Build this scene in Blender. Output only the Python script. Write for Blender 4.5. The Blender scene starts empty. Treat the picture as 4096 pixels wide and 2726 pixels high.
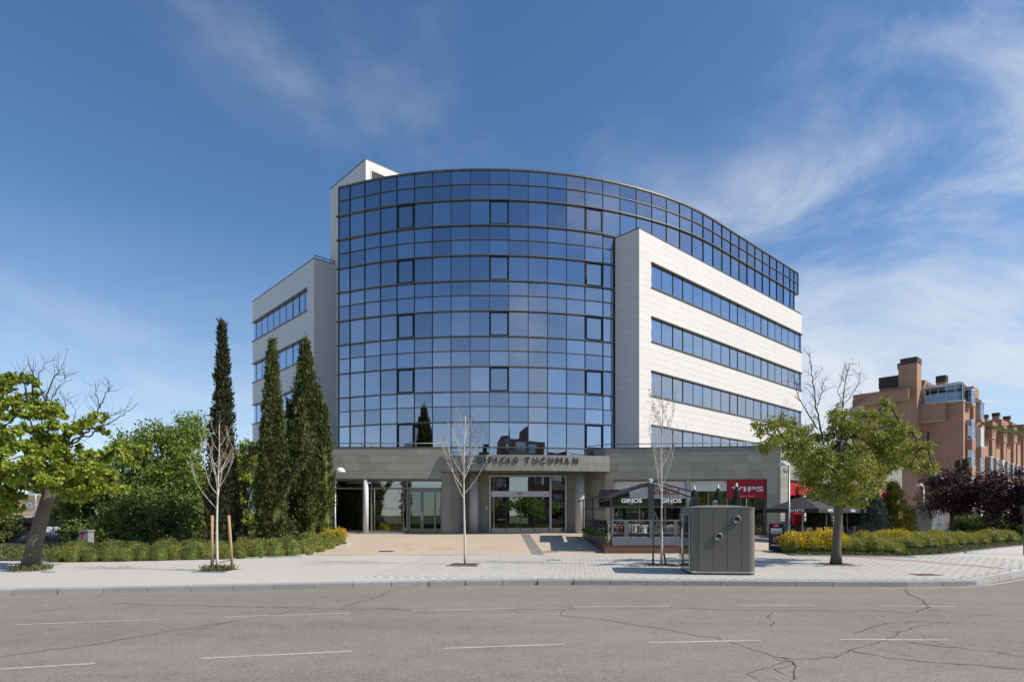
import bpy, math, random
import numpy as np
from mathutils import Matrix, Vector
R = math.radians
random.seed(7)
rng = np.random.default_rng(11)

# ------------------------------------------------------------------ camera, sky, sun, exposure
F, HY, CX, CH = 2441.0, 2057.0, 2048.0, 1.95      # focal length, horizon row, centre column (photo pixels), camera height
scene = bpy.context.scene
COL = scene.collection
camd = bpy.data.cameras.new('camera')
camd.sensor_width = 36.0
camd.lens = F / 4096 * 36
camd.shift_y = (HY - 1363) / 4096
camd.clip_start = .1
camd.clip_end = 4000
cam = bpy.data.objects.new('camera', camd)
cam.location = (0, 0, CH)
cam.rotation_euler = (R(90), 0, 0)
COL.objects.link(cam)
scene.camera = cam

SUN_AZ, SUN_EL = 12.5, 42.0                         # degrees towards the camera from +X, elevation
S = Vector((math.cos(R(SUN_EL)) * math.cos(R(SUN_AZ)), -math.cos(R(SUN_EL)) * math.sin(R(SUN_AZ)), math.sin(R(SUN_EL))))
sund = bpy.data.lights.new('sun', 'SUN')
sund.energy = 4.4
sund.angle = R(.53)
sund.color = (1, .915, .80)
sun = bpy.data.objects.new('sun', sund)
sun.rotation_euler = S.to_track_quat('Z', 'Y').to_euler()
sun.location = (60, -20, 60)
COL.objects.link(sun)

world = bpy.data.worlds.new('World')
scene.world = world
world.use_nodes = True
wn, wl = world.node_tree.nodes, world.node_tree.links
wn.clear()
wout = wn.new('ShaderNodeOutputWorld')
wbg = wn.new('ShaderNodeBackground')
wbg.inputs['Strength'].default_value = .124
sky = wn.new('ShaderNodeTexSky')
sky.sky_type = 'NISHITA'
sky.sun_disc = False
sky.sun_elevation = R(SUN_EL)
sky.sun_rotation = math.atan2(S.x, S.y)
sky.altitude = 600
sky.air_density = 1.0
sky.dust_density = .35
sky.ozone_density = 3.2
wtc = wn.new('ShaderNodeTexCoord')
wsep = wn.new('ShaderNodeSeparateXYZ')
wl.new(wtc.outputs['Generated'], wsep.inputs[0])

def wm_(op, a, b=None, clamp=False):
    n = wn.new('ShaderNodeMath'); n.operation = op; n.use_clamp = clamp
    for i, v in enumerate((a, b)):
        if v is None: continue
        if isinstance(v, (int, float)): n.inputs[i].default_value = v
        else: wl.new(v, n.inputs[i])
    return n.outputs[0]
def wnoise(scale, detail, rough, dist, rot, stretch, off):
    mp = wn.new('ShaderNodeMapping')
    mp.inputs['Rotation'].default_value = tuple(R(v) for v in rot)
    mp.inputs['Scale'].default_value = stretch
    mp.inputs['Location'].default_value = off
    wl.new(wtc.outputs['Generated'], mp.inputs[0])
    n = wn.new('ShaderNodeTexNoise')
    n.inputs['Scale'].default_value = scale
    n.inputs['Detail'].default_value = detail
    n.inputs['Roughness'].default_value = rough
    n.inputs['Distortion'].default_value = dist
    wl.new(mp.outputs[0], n.inputs['Vector'])
    return n.outputs['Fac']

def wramp(v, a, b):
    n = wn.new('ShaderNodeMapRange'); n.interpolation_type = 'SMOOTHSTEP'
    n.inputs['From Min'].default_value = a; n.inputs['From Max'].default_value = b
    wl.new(v, n.inputs['Value'])
    return n.outputs[0]
cA = wnoise(3.0, 10, .63, .55, (0, 14, 0), (1, 1, 2.0), (2.6, .4, 1.0))       # cirrus fibres
cB = wnoise(1.7, 4, .5, .2, (0, 15, 0), (1, 1, 1.5), (.9, 2.0, .3))          # where they gather
fine = wramp(cA, .36, .74)
patch = wramp(wm_('ADD', cB, wm_('MULTIPLY', wsep.outputs['X'], .36)), .47, .74)
veil = wm_('MULTIPLY', wramp(wsep.outputs['Z'], .42, .0), wm_('ADD', wm_('MULTIPLY', fine, .60), .30))
cl = wm_('ADD', wm_('MULTIPLY', wm_('MULTIPLY', fine, patch), .70), veil, True)
hs = wn.new('ShaderNodeHueSaturation'); hs.inputs['Saturation'].default_value = 1.13
wl.new(sky.outputs[0], hs.inputs['Color'])
wmix = wn.new('ShaderNodeMixRGB')
wmix.inputs['Color2'].default_value = (5.0, 5.45, 6.1, 1)
wl.new(cl, wmix.inputs['Fac'])
wl.new(hs.outputs[0], wmix.inputs['Color1'])
wl.new(wmix.outputs[0], wbg.inputs['Color'])
wl.new(wbg.outputs[0], wout.inputs['Surface'])

vs = scene.view_settings
vs.view_transform = 'Standard'
vs.look = 'None'
vs.exposure = 0.22
vs.gamma = 1.0
vs.use_curve_mapping = False
scene.render.engine = 'CYCLES'
scene.cycles.max_bounces = 8
scene.cycles.transparent_max_bounces = 16
scene.cycles.use_denoising = True

# ------------------------------------------------------------------ ground height and pixel helpers
KERB = [(-90, -8), (-60, 2), (-30, 10.6), (-18, 13.5), (-12.33, 14.69), (-6.59, 15.75), (-2, 16.65), (1, 17.0), (3.53, 16.85), (6.98, 16.64), (10.44, 16.5),
        (12.44, 16.66), (13.2, 17.1), (14.46, 18.03), (16.2, 19.3), (20, 22.8), (90, 87), (130, 124)]
KX, KY = np.array([k[0] for k in KERB], float), np.array([k[1] for k in KERB], float)

def yk(x): return float(np.interp(x, KX, KY))

def ramp(x): return float(np.interp(x, [-30, -20, -13, 7, 18, 30], [.1, .2, 1, 1, .45, .15]))

def g(x, y):
    d = y - yk(x)
    if d < 0: return 0.0
    return .13 + .012 * min(d, 24) + ramp(x) * .037 * max(0.0, min(y, 37.2) - 26)

def P(px, py, Y): return Vector(((px - CX) / F * Y, Y, CH + (HY - py) / F * Y))

def Gd(px, py):
    Y = 20.0
    for _ in range(80):
        X = (px - CX) / F * Y
        Y = .6 * Y + .4 * (F * (CH - g(X, Y)) / (py - HY))
    return Vector(((px - CX) / F * Y, Y, g((px - CX) / F * Y, Y)))

def Rd(px, py):                                     # on the flat road
    Y = F * CH / (py - HY)
    return ((px - CX) / F * Y, Y)

# ------------------------------------------------------------------ materials
def mat(name, col, rough=.7, metal=0, noise=(), orand=0, irand=0, hrand=0, bump=None, spec=.4, trans=0, coat=0):
    m = bpy.data.materials.new(name); m.use_nodes = True
    nt = m.node_tree; N, L = nt.nodes, nt.links
    b = N['Principled BSDF']
    b.inputs['Roughness'].default_value = rough
    b.inputs['Metallic'].default_value = metal
    b.inputs['Specular IOR Level'].default_value = spec
    b.inputs['Coat Weight'].default_value = coat
    geo = N.new('ShaderNodeNewGeometry')
    def math_(op, a, b_):
        n = N.new('ShaderNodeMath'); n.operation = op
        for i, v in enumerate((a, b_)):
            if isinstance(v, (int, float)): n.inputs[i].default_value = v
            else: L.new(v, n.inputs[i])
        return n.outputs[0]
    def nz(scale, detail=4, stretch=(1, 1, 1)):
        mp = N.new('ShaderNodeMapping'); mp.inputs['Scale'].default_value = stretch
        L.new(geo.outputs['Position'], mp.inputs[0])
        n = N.new('ShaderNodeTexNoise'); n.inputs['Scale'].default_value = scale; n.inputs['Detail'].default_value = detail
        n.inputs['Roughness'].default_value = .62
        L.new(mp.outputs[0], n.inputs['Vector'])
        return n.outputs['Fac']
    v = None
    def acc(x):
        nonlocal v
        v = x if v is None else math_('ADD', v, x)
    for nn in noise:
        sc, amt = nn[0], nn[1]
        st = nn[2] if len(nn) > 2 else (1, 1, 1)
        acc(math_('MULTIPLY', math_('SUBTRACT', nz(sc, 5, st), .5), amt * 2))
    hue = None
    if orand:
        oi = N.new('ShaderNodeObjectInfo')
        acc(math_('MULTIPLY', math_('SUBTRACT', oi.outputs['Random'], .5), orand * 2))
    if irand:
        acc(math_('MULTIPLY', math_('SUBTRACT', geo.outputs['Random Per Island'], .5), irand * 2))
    if hrand:
        hue = math_('ADD', math_('MULTIPLY', math_('SUBTRACT', math_('FRACT', math_('MULTIPLY', geo.outputs['Random Per Island'], 17.3), 0), .5), hrand * 2), .5)
    if v is not None or hue is not None:
        h = N.new('ShaderNodeHueSaturation')
        h.inputs['Color'].default_value = (*col, 1)
        if v is not None: L.new(math_('MAXIMUM', math_('ADD', v, 1.0), .05), h.inputs['Value'])
        if hue is not None: L.new(hue, h.inputs['Hue'])
        L.new(h.outputs[0], b.inputs['Base Color'])
        csock = h.outputs[0]
    else:
        b.inputs['Base Color'].default_value = (*col, 1)
        csock = None
    if bump:
        bn = N.new('ShaderNodeBump'); bn.inputs['Strength'].default_value = bump[1]
        bn.inputs['Distance'].default_value = bump[2] if len(bump) > 2 else .01
        L.new(nz(bump[0], 5), bn.inputs['Height']); L.new(bn.outputs[0], b.inputs['Normal'])
    if trans:
        tr = N.new('ShaderNodeBsdfTranslucent')
        if csock: L.new(csock, tr.inputs['Color'])
        else: tr.inputs['Color'].default_value = (*col, 1)
        mx = N.new('ShaderNodeMixShader'); mx.inputs[0].default_value = trans
        L.new(b.outputs[0], mx.inputs[1]); L.new(tr.outputs[0], mx.inputs[2])
        L.new(mx.outputs[0], N['Material Output'].inputs['Surface'])
    return m

def glassmat(name, refl, tint, base=.4, wob=.0, orand=0):
    m = bpy.data.materials.new(name); m.use_nodes = True
    N, L = m.node_tree.nodes, m.node_tree.links
    N.remove(N['Principled BSDF'])
    gl = N.new('ShaderNodeBsdfGlossy'); gl.inputs['Color'].default_value = (*refl, 1); gl.inputs['Roughness'].default_value = .0
    tr = N.new('ShaderNodeBsdfTransparent'); tr.inputs['Color'].default_value = (*tint, 1)
    fr = N.new('ShaderNodeFresnel'); fr.inputs['IOR'].default_value = 1.5
    ma = N.new('ShaderNodeMath'); ma.operation = 'MULTIPLY_ADD'; ma.inputs[1].default_value = 1 - base; ma.inputs[2].default_value = base
    L.new(fr.outputs[0], ma.inputs[0])
    fac = ma.outputs[0]
    if orand:
        oi = N.new('ShaderNodeObjectInfo')
        m2 = N.new('ShaderNodeMath'); m2.operation = 'MULTIPLY_ADD'; m2.inputs[1].default_value = orand; L.new(oi.outputs['Random'], m2.inputs[0]); L.new(fac, m2.inputs[2])
        m2.use_clamp = True
        fac = m2.outputs[0]
    mx = N.new('ShaderNodeMixShader')
    L.new(fac, mx.inputs[0]); L.new(tr.outputs[0], mx.inputs[1]); L.new(gl.outputs[0], mx.inputs[2])
    L.new(mx.outputs[0], N['Material Output'].inputs['Surface'])
    if wob:
        geo = N.new('ShaderNodeNewGeometry')
        n = N.new('ShaderNodeTexNoise'); n.inputs['Scale'].default_value = .9; n.inputs['Detail'].default_value = 1
        L.new(geo.outputs['Position'], n.inputs['Vector'])
        bn = N.new('ShaderNodeBump'); bn.inputs['Strength'].default_value = 1; bn.inputs['Distance'].default_value = wob
        L.new(n.outputs['Fac'], bn.inputs['Height']); L.new(bn.outputs[0], gl.inputs['Normal'])
    return m

def brickmat(name, c1, c2, mortar, w=.25, h=.07):
    m = bpy.data.materials.new(name); m.use_nodes = True
    N, L = m.node_tree.nodes, m.node_tree.links
    b = N['Principled BSDF']; b.inputs['Roughness'].default_value = .85
    geo = N.new('ShaderNodeNewGeometry'); sp = N.new('ShaderNodeSeparateXYZ'); L.new(geo.outputs['Position'], sp.inputs[0])
    ad = N.new('ShaderNodeMath'); ad.operation = 'ADD'; L.new(sp.outputs['X'], ad.inputs[0]); L.new(sp.outputs['Y'], ad.inputs[1])
    cb = N.new('ShaderNodeCombineXYZ'); L.new(ad.outputs[0], cb.inputs[0]); L.new(sp.outputs['Z'], cb.inputs[1])
    br = N.new('ShaderNodeTexBrick')
    br.inputs['Color1'].default_value = (*c1, 1); br.inputs['Color2'].default_value = (*c2, 1); br.inputs['Mortar'].default_value = (*mortar, 1)
    br.inputs['Scale'].default_value = 1; br.inputs['Brick Width'].default_value = w; br.inputs['Row Height'].default_value = h; br.inputs['Mortar Size'].default_value = .008
    L.new(cb.outputs[0], br.inputs['Vector'])
    n = N.new('ShaderNodeTexNoise'); n.inputs['Scale'].default_value = .5; n.inputs['Detail'].default_value = 6
    L.new(geo.outputs['Position'], n.inputs['Vector'])
    mr = N.new('ShaderNodeMapRange'); mr.inputs['To Min'].default_value = .72; mr.inputs['To Max'].default_value = 1.25; L.new(n.outputs['Fac'], mr.inputs['Value'])
    h2 = N.new('ShaderNodeHueSaturation'); L.new(br.outputs[0], h2.inputs['Color']); L.new(mr.outputs[0], h2.inputs['Value'])
    L.new(h2.outputs[0], b.inputs['Base Color'])
    return m

MT = dict(
    white=mat('white_cladding', (.69, .675, .645), .55, noise=((.35, .07), (1.6, .07, (2.2, 2.2, .12)), (3, .04)), orand=.018, bump=(30, .05)),
    whiteback=mat('cladding_joint', (.42, .41, .39), .9),
    stone=mat('grey_stone', (.285, .285, .24), .62, noise=((1.2, .12, (1, 1, 3)), (9, .09, (1, 1, 5))), orand=.11, bump=(25, .08)),
    stoneback=mat('stone_joint', (.12, .12, .11), .9),
    coping=mat('dark_coping', (.09, .09, .085), .5),
    olive=mat('olive_aluminium', (.17, .165, .125), .36, metal=.5),
    olivepale=mat('bronze_aluminium', (.2, .195, .16), .3, metal=.7),
    black=mat('black_gasket', (.012, .013, .015), .5),
    frame=mat('grey_aluminium', (.23, .225, .205), .45, metal=.4),
    silver=mat('silver_frame', (.58, .59, .60), .38, metal=.5),
    darkmetal=mat('dark_grey_metal', (.06, .065, .068), .45, metal=.2),
    bluegrey=mat('blue_grey_metal', (.16, .185, .21), .5, metal=.1, noise=((2, .08),)),
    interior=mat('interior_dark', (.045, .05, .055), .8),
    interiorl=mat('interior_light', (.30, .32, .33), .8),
    blind=mat('white_blind', (.72, .73, .74), .7),
    concrete=mat('column_concrete', (.42, .42, .42), .6, noise=((3, .08), (14, .04))),
    colwhite=mat('column_white', (.60, .61, .63), .5, noise=((5, .05),)),
    roofing=mat('roof_gravel', (.22, .21, .20), .9, noise=((8, .2),)),
    asphalt=mat('asphalt', (.245, .222, .186), .92, noise=((.14, .22), (.5, .26, (.22, 1.6, 1)), (2.2, .22), (14, .5), (45, 1.1), (110, .9)), bump=(90, .5, .012)),
    crack=mat('crack', (.085, .078, .07), .9, noise=((8, .3),)),
    paint=mat('road_paint', (.42, .42, .40), .75, noise=((2, .4), (25, .9))),
    kerb=mat('kerb_concrete', (.37, .365, .35), .85, noise=((2.5, .14), (18, .16)), orand=.1, bump=(30, .3)),
    pavebase=mat('pavement_concrete', (.515, .495, .45), .88, noise=((.22, .1), (1.2, .08, (1, 3, 1)), (12, .08)), bump=(40, .15)),
    paver=mat('paver', (.53, .51, .463), .85, noise=((.25, .09), (1.3, .07, (1, 3, 1)), (16, .06)), irand=.05, orand=.05, bump=(40, .15)),
    redpaver=mat('red_paver', (.40, .28, .25), .85, noise=((2, .12), (30, .12))),
    plaza=mat('plaza_tile', (.515, .425, .32), .88, noise=((.3, .14), (2, .08), (24, .14)), bump=(35, .2)),
    plazagrey=mat('plaza_grey_strip', (.36, .355, .33), .88, noise=((4, .1),), orand=.08),
    soil=mat('soil', (.075, .06, .042), .95, noise=((2, .3), (12, .3)), bump=(14, .8, .05)),
    ground=mat('ground', (.10, .11, .05), .95, noise=((.1, .3), (1, .3))),
    iron=mat('cast_iron', (.10, .085, .065), .6, noise=((20, .3),)),
    yellow=mat('yellow_paint', (.62, .40, .09), .8, noise=((8, .2),)),
    kiosk=mat('kiosk_paint', (.15, .15, .128), .5, metal=.15, noise=((1.5, .07), (5, .05, (2, 2, .3)))),
    steel=mat('brushed_steel', (.55, .55, .54), .3, metal=.9),
    grating=mat('grating', (.03, .03, .03), .6),
    lampgrey=mat('lamp_pole', (.36, .37, .375), .4, metal=.5),
    lampwhite=mat('lamp_dome', (.70, .70, .67), .4),
    wood=mat('stake_wood', (.40, .27, .15), .8, noise=((6, .2, (3, 3, .4)),), bump=(20, .3)),
    woodgrey=mat('stake_weathered', (.21, .18, .13), .85, noise=((6, .2, (3, 3, .4)),)),
    deck=mat('deck_board', (.155, .085, .06), .6, noise=((5, .12),)),
    red=mat('sign_red', (.42, .012, .022), .45, noise=((3, .05),)),
    redbright=mat('sign_red_bright', (.60, .03, .04), .4),  # a brighter red for sign boxes, the banner and a poster line
    whitetext=mat('white_lettering', (.82, .82, .82), .5),
    bronze=mat('bronze_letters', (.05, .046, .036), .5, metal=.2),
    orange=mat('orange_lettering', (.42, .12, .04), .6),
    greytext=mat('grey_lettering', (.25, .26, .28), .6),
    blacktext=mat('black_lettering', (.03, .03, .03), .6),
    canvas=mat('black_canvas', (.035, .035, .037), .75, noise=((5, .12),)),
    board=mat('board_black', (.015, .015, .017), .4),
    boardback=mat('board_back', (.38, .34, .29), .7),
    food=mat('food_print', (.30, .17, .09), .6, noise=((40, .4),)),
    chairwhite=mat('chair_white', (.78, .78, .76), .4),
    chairred=mat('chair_red', (.30, .03, .03), .4),
    chairgrey=mat('chair_grey', (.32, .32, .32), .4, metal=.5),
    tabletop=mat('table_top', (.34, .25, .16), .5),
    bark=mat('bark', (.135, .115, .092), .9, noise=((5, .3, (1, 1, .35)), (30, .25, (1, 1, .3))), bump=(16, 1, .04)),
    barkdark=mat('bark_dark', (.055, .048, .042), .9, noise=((8, .2),)),
    barkpale=mat('bark_pale', (.57, .535, .49), .75, noise=((9, .22, (1, 1, 3)),)),
    twig=mat('twig', (.14, .12, .105), .85),
    bud=mat('bud', (.28, .17, .07), .8, irand=.3),
    brick=brickmat('brick', (.37, .20, .128), (.32, .165, .104), (.35, .245, .18)),
    brickdark=brickmat('brick_dark', (.23, .13, .09), (.19, .10, .075), (.2, .15, .12)),  # brick darkened in colour for the muted, unlit look of the mirrored blocks
    soffit=mat('brick_soffit', (.40, .33, .25), .8),
    chimney=mat('chimney_cap', (.06, .045, .035), .8),
    rooftile=mat('roof_tile', (.33, .20, .14), .85, orand=.2),
    beige=mat('beige_render', (.56, .40, .24), .8, noise=((.5, .06),)),
    pillar=mat('pillar_concrete', (.27, .27, .27), .9, noise=((4, .2), (20, .15))),
    signblue=mat('street_sign', (.02, .03, .06), .4),
    pot=mat('planter_pot', (.20, .20, .20), .8),
    galv=mat('galvanised_cabinet', (.36, .39, .41), .5, metal=.3),
    shade=mat('window_shutter', (.50, .52, .53), .7),
    lmaple=mat('leaf_maple', (.30, .37, .05), .55, irand=.45, hrand=.025, trans=.40, spec=.3),
    lash=mat('leaf_box_elder', (.27, .31, .045), .5, irand=.4, hrand=.025, trans=.42, spec=.35),
    lseed=mat('leaf_seed_tassel', (.20, .13, .04), .7, irand=.3, trans=.3),
    lmid=mat('leaf_mid_green', (.20, .275, .042), .55, irand=.4, hrand=.015, trans=.34),
    ldeep=mat('leaf_deep_green', (.15, .20, .04), .6, irand=.4, hrand=.015, trans=.3),
    lcyp=mat('leaf_cypress', (.108, .127, .038), .7, irand=.45, hrand=.02, noise=((1.6, .3),), trans=.12, spec=.2),
    lcypdark=mat('leaf_cypress_dark', (.060, .066, .030), .7, irand=.45, hrand=.02, noise=((1.6, .3),), trans=.1, spec=.2),
    lcypblue=mat('leaf_cypress_blue', (.085, .125, .095), .7, irand=.35, hrand=.015, trans=.1, spec=.2),
    lthuja=mat('leaf_thuja_gold', (.13, .125, .02), .7, irand=.4, hrand=.02, trans=.15, spec=.2),
    lyellow=mat('leaf_euonymus', (.62, .47, .03), .5, irand=.5, hrand=.03, trans=.2, noise=((3.5, .25),)),
    ljuni=mat('leaf_juniper', (.38, .36, .06), .65, irand=.32, hrand=.012, trans=.15, noise=((2, .2),)),
    ljuniw=mat('leaf_juniper_west', (.23, .245, .05), .65, irand=.35, hrand=.015, trans=.15, noise=((2, .2),)),
    lolive=mat('leaf_shrub', (.14, .165, .045), .65, irand=.45, hrand=.025, trans=.2, noise=((2, .2),)),
    lplum=mat('leaf_plum', (.050, .018, .022), .5, irand=.5, hrand=.015, trans=.2, spec=.4),
    flower=mat('yellow_flower', (.75, .55, .05), .6),
    weed=mat('weed', (.12, .14, .04), .8, irand=.4, trans=.2),
    gcurtain=glassmat('glass_curtain', (.69, .76, .89), (.20, .26, .32), .40, .0016, .17),
    gwindow=glassmat('glass_window', (.74, .84, .98), (.20, .26, .30), .50, .0010, .06),
    gshop=glassmat('glass_shop', (.9, .93, .92), (.34, .38, .36), .30, .0008),
    gdoor=glassmat('glass_door_green', (.75, .85, .82), (.42, .55, .50), .14, .0006),
    gclear=glassmat('glass_clear', (.9, .9, .9), (.82, .85, .86), .05),
    gapart=glassmat('glass_apartment', (.70, .78, .88), (.25, .3, .33), .4),
)

# ------------------------------------------------------------------ object helpers
def WM(o):
    m = o.matrix_basis.copy()
    if o.parent: m = WM(o.parent) @ o.matrix_parent_inverse @ m
    return m

def par(o, p):
    if p is not None:
        o.parent = p
        o.matrix_parent_inverse = WM(p).inverted()
    return o

def tag(o, label=None, cat=None, group=None, kind=None):
    if label: o['label'] = label
    if cat: o['category'] = cat
    if group: o['group'] = group
    if kind: o['kind'] = kind
    return o

def thing(name, label, cat, loc=(0, 0, 0), group=None, rz=0):
    o = bpy.data.objects.new(name, None); COL.objects.link(o)
    o.empty_display_size = .3
    o.location = loc; o.rotation_euler = (0, 0, rz)
    return tag(o, label, cat, group)

def struct(name):
    o = bpy.data.objects.new(name, None); COL.objects.link(o)
    o['kind'] = 'structure'
    return o

def link(name, me, parent=None, m=None):
    o = bpy.data.objects.new(name, me); COL.objects.link(o)
    if m is not None: o.matrix_basis = m
    return par(o, parent)

def copy_tree(o, parent=None):
    c = o.copy(); COL.objects.link(c)
    c.parent = parent
    for ch in list(o.children): copy_tree(ch, c)
    return c

BV = [(-.5, -.5, -.5), (.5, -.5, -.5), (.5, .5, -.5), (-.5, .5, -.5), (-.5, -.5, .5), (.5, -.5, .5), (.5, .5, .5), (-.5, .5, .5)]
BF = [(0, 3, 2, 1), (4, 5, 6, 7), (0, 1, 5, 4), (1, 2, 6, 5), (2, 3, 7, 6), (3, 0, 4, 7)]
_unit = {}
def unit(m):
    if m not in _unit:
        me = bpy.data.meshes.new('box_' + m); me.from_pydata(BV, [], BF); me.materials.append(MT[m]); _unit[m] = me
    return _unit[m]

def box(name, m, parent, c, s, rz=0, rx=0, ry=0):
    M_ = Matrix.Translation(c) @ Matrix.Rotation(rz, 4, 'Z') @ Matrix.Rotation(ry, 4, 'Y') @ Matrix.Rotation(rx, 4, 'X') @ Matrix.Diagonal((*s, 1))
    return link(name, unit(m), parent, M_)

class MB:
    def __init__(s): s.v, s.f = [], []
    def add(s, vs, fs):
        o = len(s.v); s.v += [tuple(v) for v in vs]; s.f += [tuple(i + o for i in f) for f in fs]; return s
    def box(s, c, sz, rz=0, rx=0, ry=0):
        M_ = Matrix.Translation(c) @ Matrix.Rotation(rz, 4, 'Z') @ Matrix.Rotation(ry, 4, 'Y') @ Matrix.Rotation(rx, 4, 'X') @ Matrix.Diagonal((*sz, 1))
        return s.add([M_ @ Vector(v) for v in BV], BF)
    def prism(s, poly, z0, z1):
        n = len(poly)
        vs = [(p[0], p[1], z0) for p in poly] + [(p[0], p[1], z1) for p in poly]
        fs = [tuple(range(n - 1, -1, -1)), tuple(range(n, 2 * n))] + [(i, (i + 1) % n, n + (i + 1) % n, n + i) for i in range(n)]
        return s.add(vs, fs)
    def tube(s, path, rad, n=8, cap=True):
        path = [Vector(p) for p in path]
        if isinstance(rad, (int, float)): rad = [rad] * len(path)
        rings = []; up = None
        for i, p in enumerate(path):
            t = (path[min(i + 1, len(path) - 1)] - path[max(i - 1, 0)]).normalized()
            if up is None:
                up = Vector((0, 0, 1)) if abs(t.z) < .9 else Vector((1, 0, 0))
            a = t.cross(up)
            if a.length < 1e-4: a = t.cross(Vector((0, 1, 0)))
            a.normalize(); b = a.cross(t).normalized(); up = b
            rings.append([p + (a * math.cos(2 * math.pi * k / n) + b * math.sin(2 * math.pi * k / n)) * rad[i] for k in range(n)])
        vs = [v for r in rings for v in r]
        fs = [(i * n + k, i * n + (k + 1) % n, (i + 1) * n + (k + 1) % n, (i + 1) * n + k) for i in range(len(path) - 1) for k in range(n)]
        if cap: fs += [tuple(range(n - 1, -1, -1)), tuple(range((len(path) - 1) * n, len(path) * n))]
        return s.add(vs, fs)
    def lathe(s, prof, n=24, c=(0, 0, 0), cap=True):
        c = Vector(c)
        vs = [c + Vector((r * math.cos(2 * math.pi * k / n), r * math.sin(2 * math.pi * k / n), z)) for r, z in prof for k in range(n)]
        fs = [(i * n + k, i * n + (k + 1) % n, (i + 1) * n + (k + 1) % n, (i + 1) * n + k) for i in range(len(prof) - 1) for k in range(n)]
        if cap: fs += [tuple(range(n - 1, -1, -1)), tuple(range((len(prof) - 1) * n, len(prof) * n))]
        return s.add(vs, fs)
    def build(s, name, m, parent=None, smooth=False, M_=None):
        me = bpy.data.meshes.new(name); me.from_pydata(s.v, [], s.f); me.materials.append(MT[m])
        if smooth: me.polygons.foreach_set('use_smooth', [True] * len(me.polygons))
        me.update()
        return link(name, me, parent, M_)

def rounded(x0, y0, x1, y1, r, n=6):
    out = []
    for cx, cy, a0 in ((x1 - r, y1 - r, 0), (x0 + r, y1 - r, 90), (x0 + r, y0 + r, 180), (x1 - r, y0 + r, 270)):
        for k in range(n + 1):
            a = R(a0 + 90 * k / n); out.append((cx + r * math.cos(a), cy + r * math.sin(a)))
    return out

def pieces(parent, name, field, m, recs, cap=295):
    """recs: (centre, size, rz). the largest in view as objects, the rest as one part"""
    recs = sorted(recs, key=lambda r: -(sorted(r[1])[1] * sorted(r[1])[2]) / (r[0][0] ** 2 + r[0][1] ** 2))
    for c, s, rz in recs[:cap]: box(name, m, parent, c, s, rz)
    if len(recs) > cap:
        b = MB()
        for c, s, rz in recs[cap:]: b.box(c, s, rz)
        tag(b.build(field, m, parent), kind='stuff')

def leaf_mesh(name, m, pos, dirs, size, width=.55, droop=0.0, fold=.15):
    """one folded four-cornered leaf per point"""
    n = len(pos)
    d = dirs + np.array([0, 0, -droop]); d /= np.linalg.norm(d, axis=1)[:, None] + 1e-9
    r = rng.normal(size=(n, 3)); s = np.cross(d, r); s /= np.linalg.norm(s, axis=1)[:, None] + 1e-9
    nn = np.cross(s, d)
    L = (size * rng.uniform(.65, 1.3, n))[:, None]
    W = L * width * .5
    v = np.empty((n, 4, 3))
    v[:, 0] = pos; v[:, 1] = pos + d * L * .45 + s * W + nn * W * fold; v[:, 2] = pos + d * L; v[:, 3] = pos + d * L * .45 - s * W + nn * W * fold
    me = bpy.data.meshes.new(name)
    me.vertices.add(n * 4); me.vertices.foreach_set('co', v.reshape(-1))
    me.loops.add(n * 4); me.loops.foreach_set('vertex_index', np.arange(n * 4, dtype=np.int32))
    me.polygons.add(n); me.polygons.foreach_set('loop_start', np.arange(0, n * 4, 4, dtype=np.int32))
    try: me.polygons.foreach_set('loop_total', np.full(n, 4, dtype=np.int32))
    except Exception: pass
    me.materials.append(MT[m]); me.update(calc_edges=True)
    return me

# lettering
_txt = {}
def text_mesh(s, m, bold=0, ext=.05):
    key = (s, m, bold, ext)
    if key in _txt: return _txt[key]
    cu_ = bpy.data.curves.new('lettering', 'FONT'); cu_.body = s; cu_.size = 1; cu_.extrude = ext; cu_.offset = bold; cu_.resolution_u = 4
    o = bpy.data.objects.new('lettering', cu_); COL.objects.link(o)
    dg = bpy.context.evaluated_depsgraph_get(); dg.update()
    me = bpy.data.meshes.new_from_object(o.evaluated_get(dg))
    bpy.data.objects.remove(o)
    co = np.empty(len(me.vertices) * 3); me.vertices.foreach_get('co', co); co = co.reshape(-1, 3)
    lo, hi = co.min(0), co.max(0)
    co[:, 0] = (co[:, 0] - (lo[0] + hi[0]) / 2) / max(hi[0] - lo[0], 1e-6)
    co[:, 1] = (co[:, 1] - (lo[1] + hi[1]) / 2) / max(hi[1] - lo[1], 1e-6)
    co[:, 2] = (co[:, 2] - lo[2]) / max(hi[2] - lo[2], 1e-6)
    me.vertices.foreach_set('co', co.ravel()); me.materials.clear(); me.materials.append(MT[m]); me.update()
    _txt[key] = (me, (hi[0] - lo[0]) / (hi[1] - lo[1]))
    return _txt[key]

def text(name, s, m, parent, c, h, rz=0, w=None, depth=.02, bold=0, tilt=0, shear=0):
    me, asp = text_mesh(s, m, bold)
    w = w or h * asp
    Sh = Matrix.Identity(4); Sh[0][1] = shear
    M_ = Matrix.Translation(c) @ Matrix.Rotation(rz, 4, 'Z') @ Matrix.Rotation(R(90) + tilt, 4, 'X') @ Matrix.Diagonal((w, h, depth, 1)) @ Sh
    return link(name, me, parent, M_)

for s_, m_, b_ in [(c, 'bronze', .0) for c in 'EDIFCOTUMAN']: text_mesh(s_, m_, b_)

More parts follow.
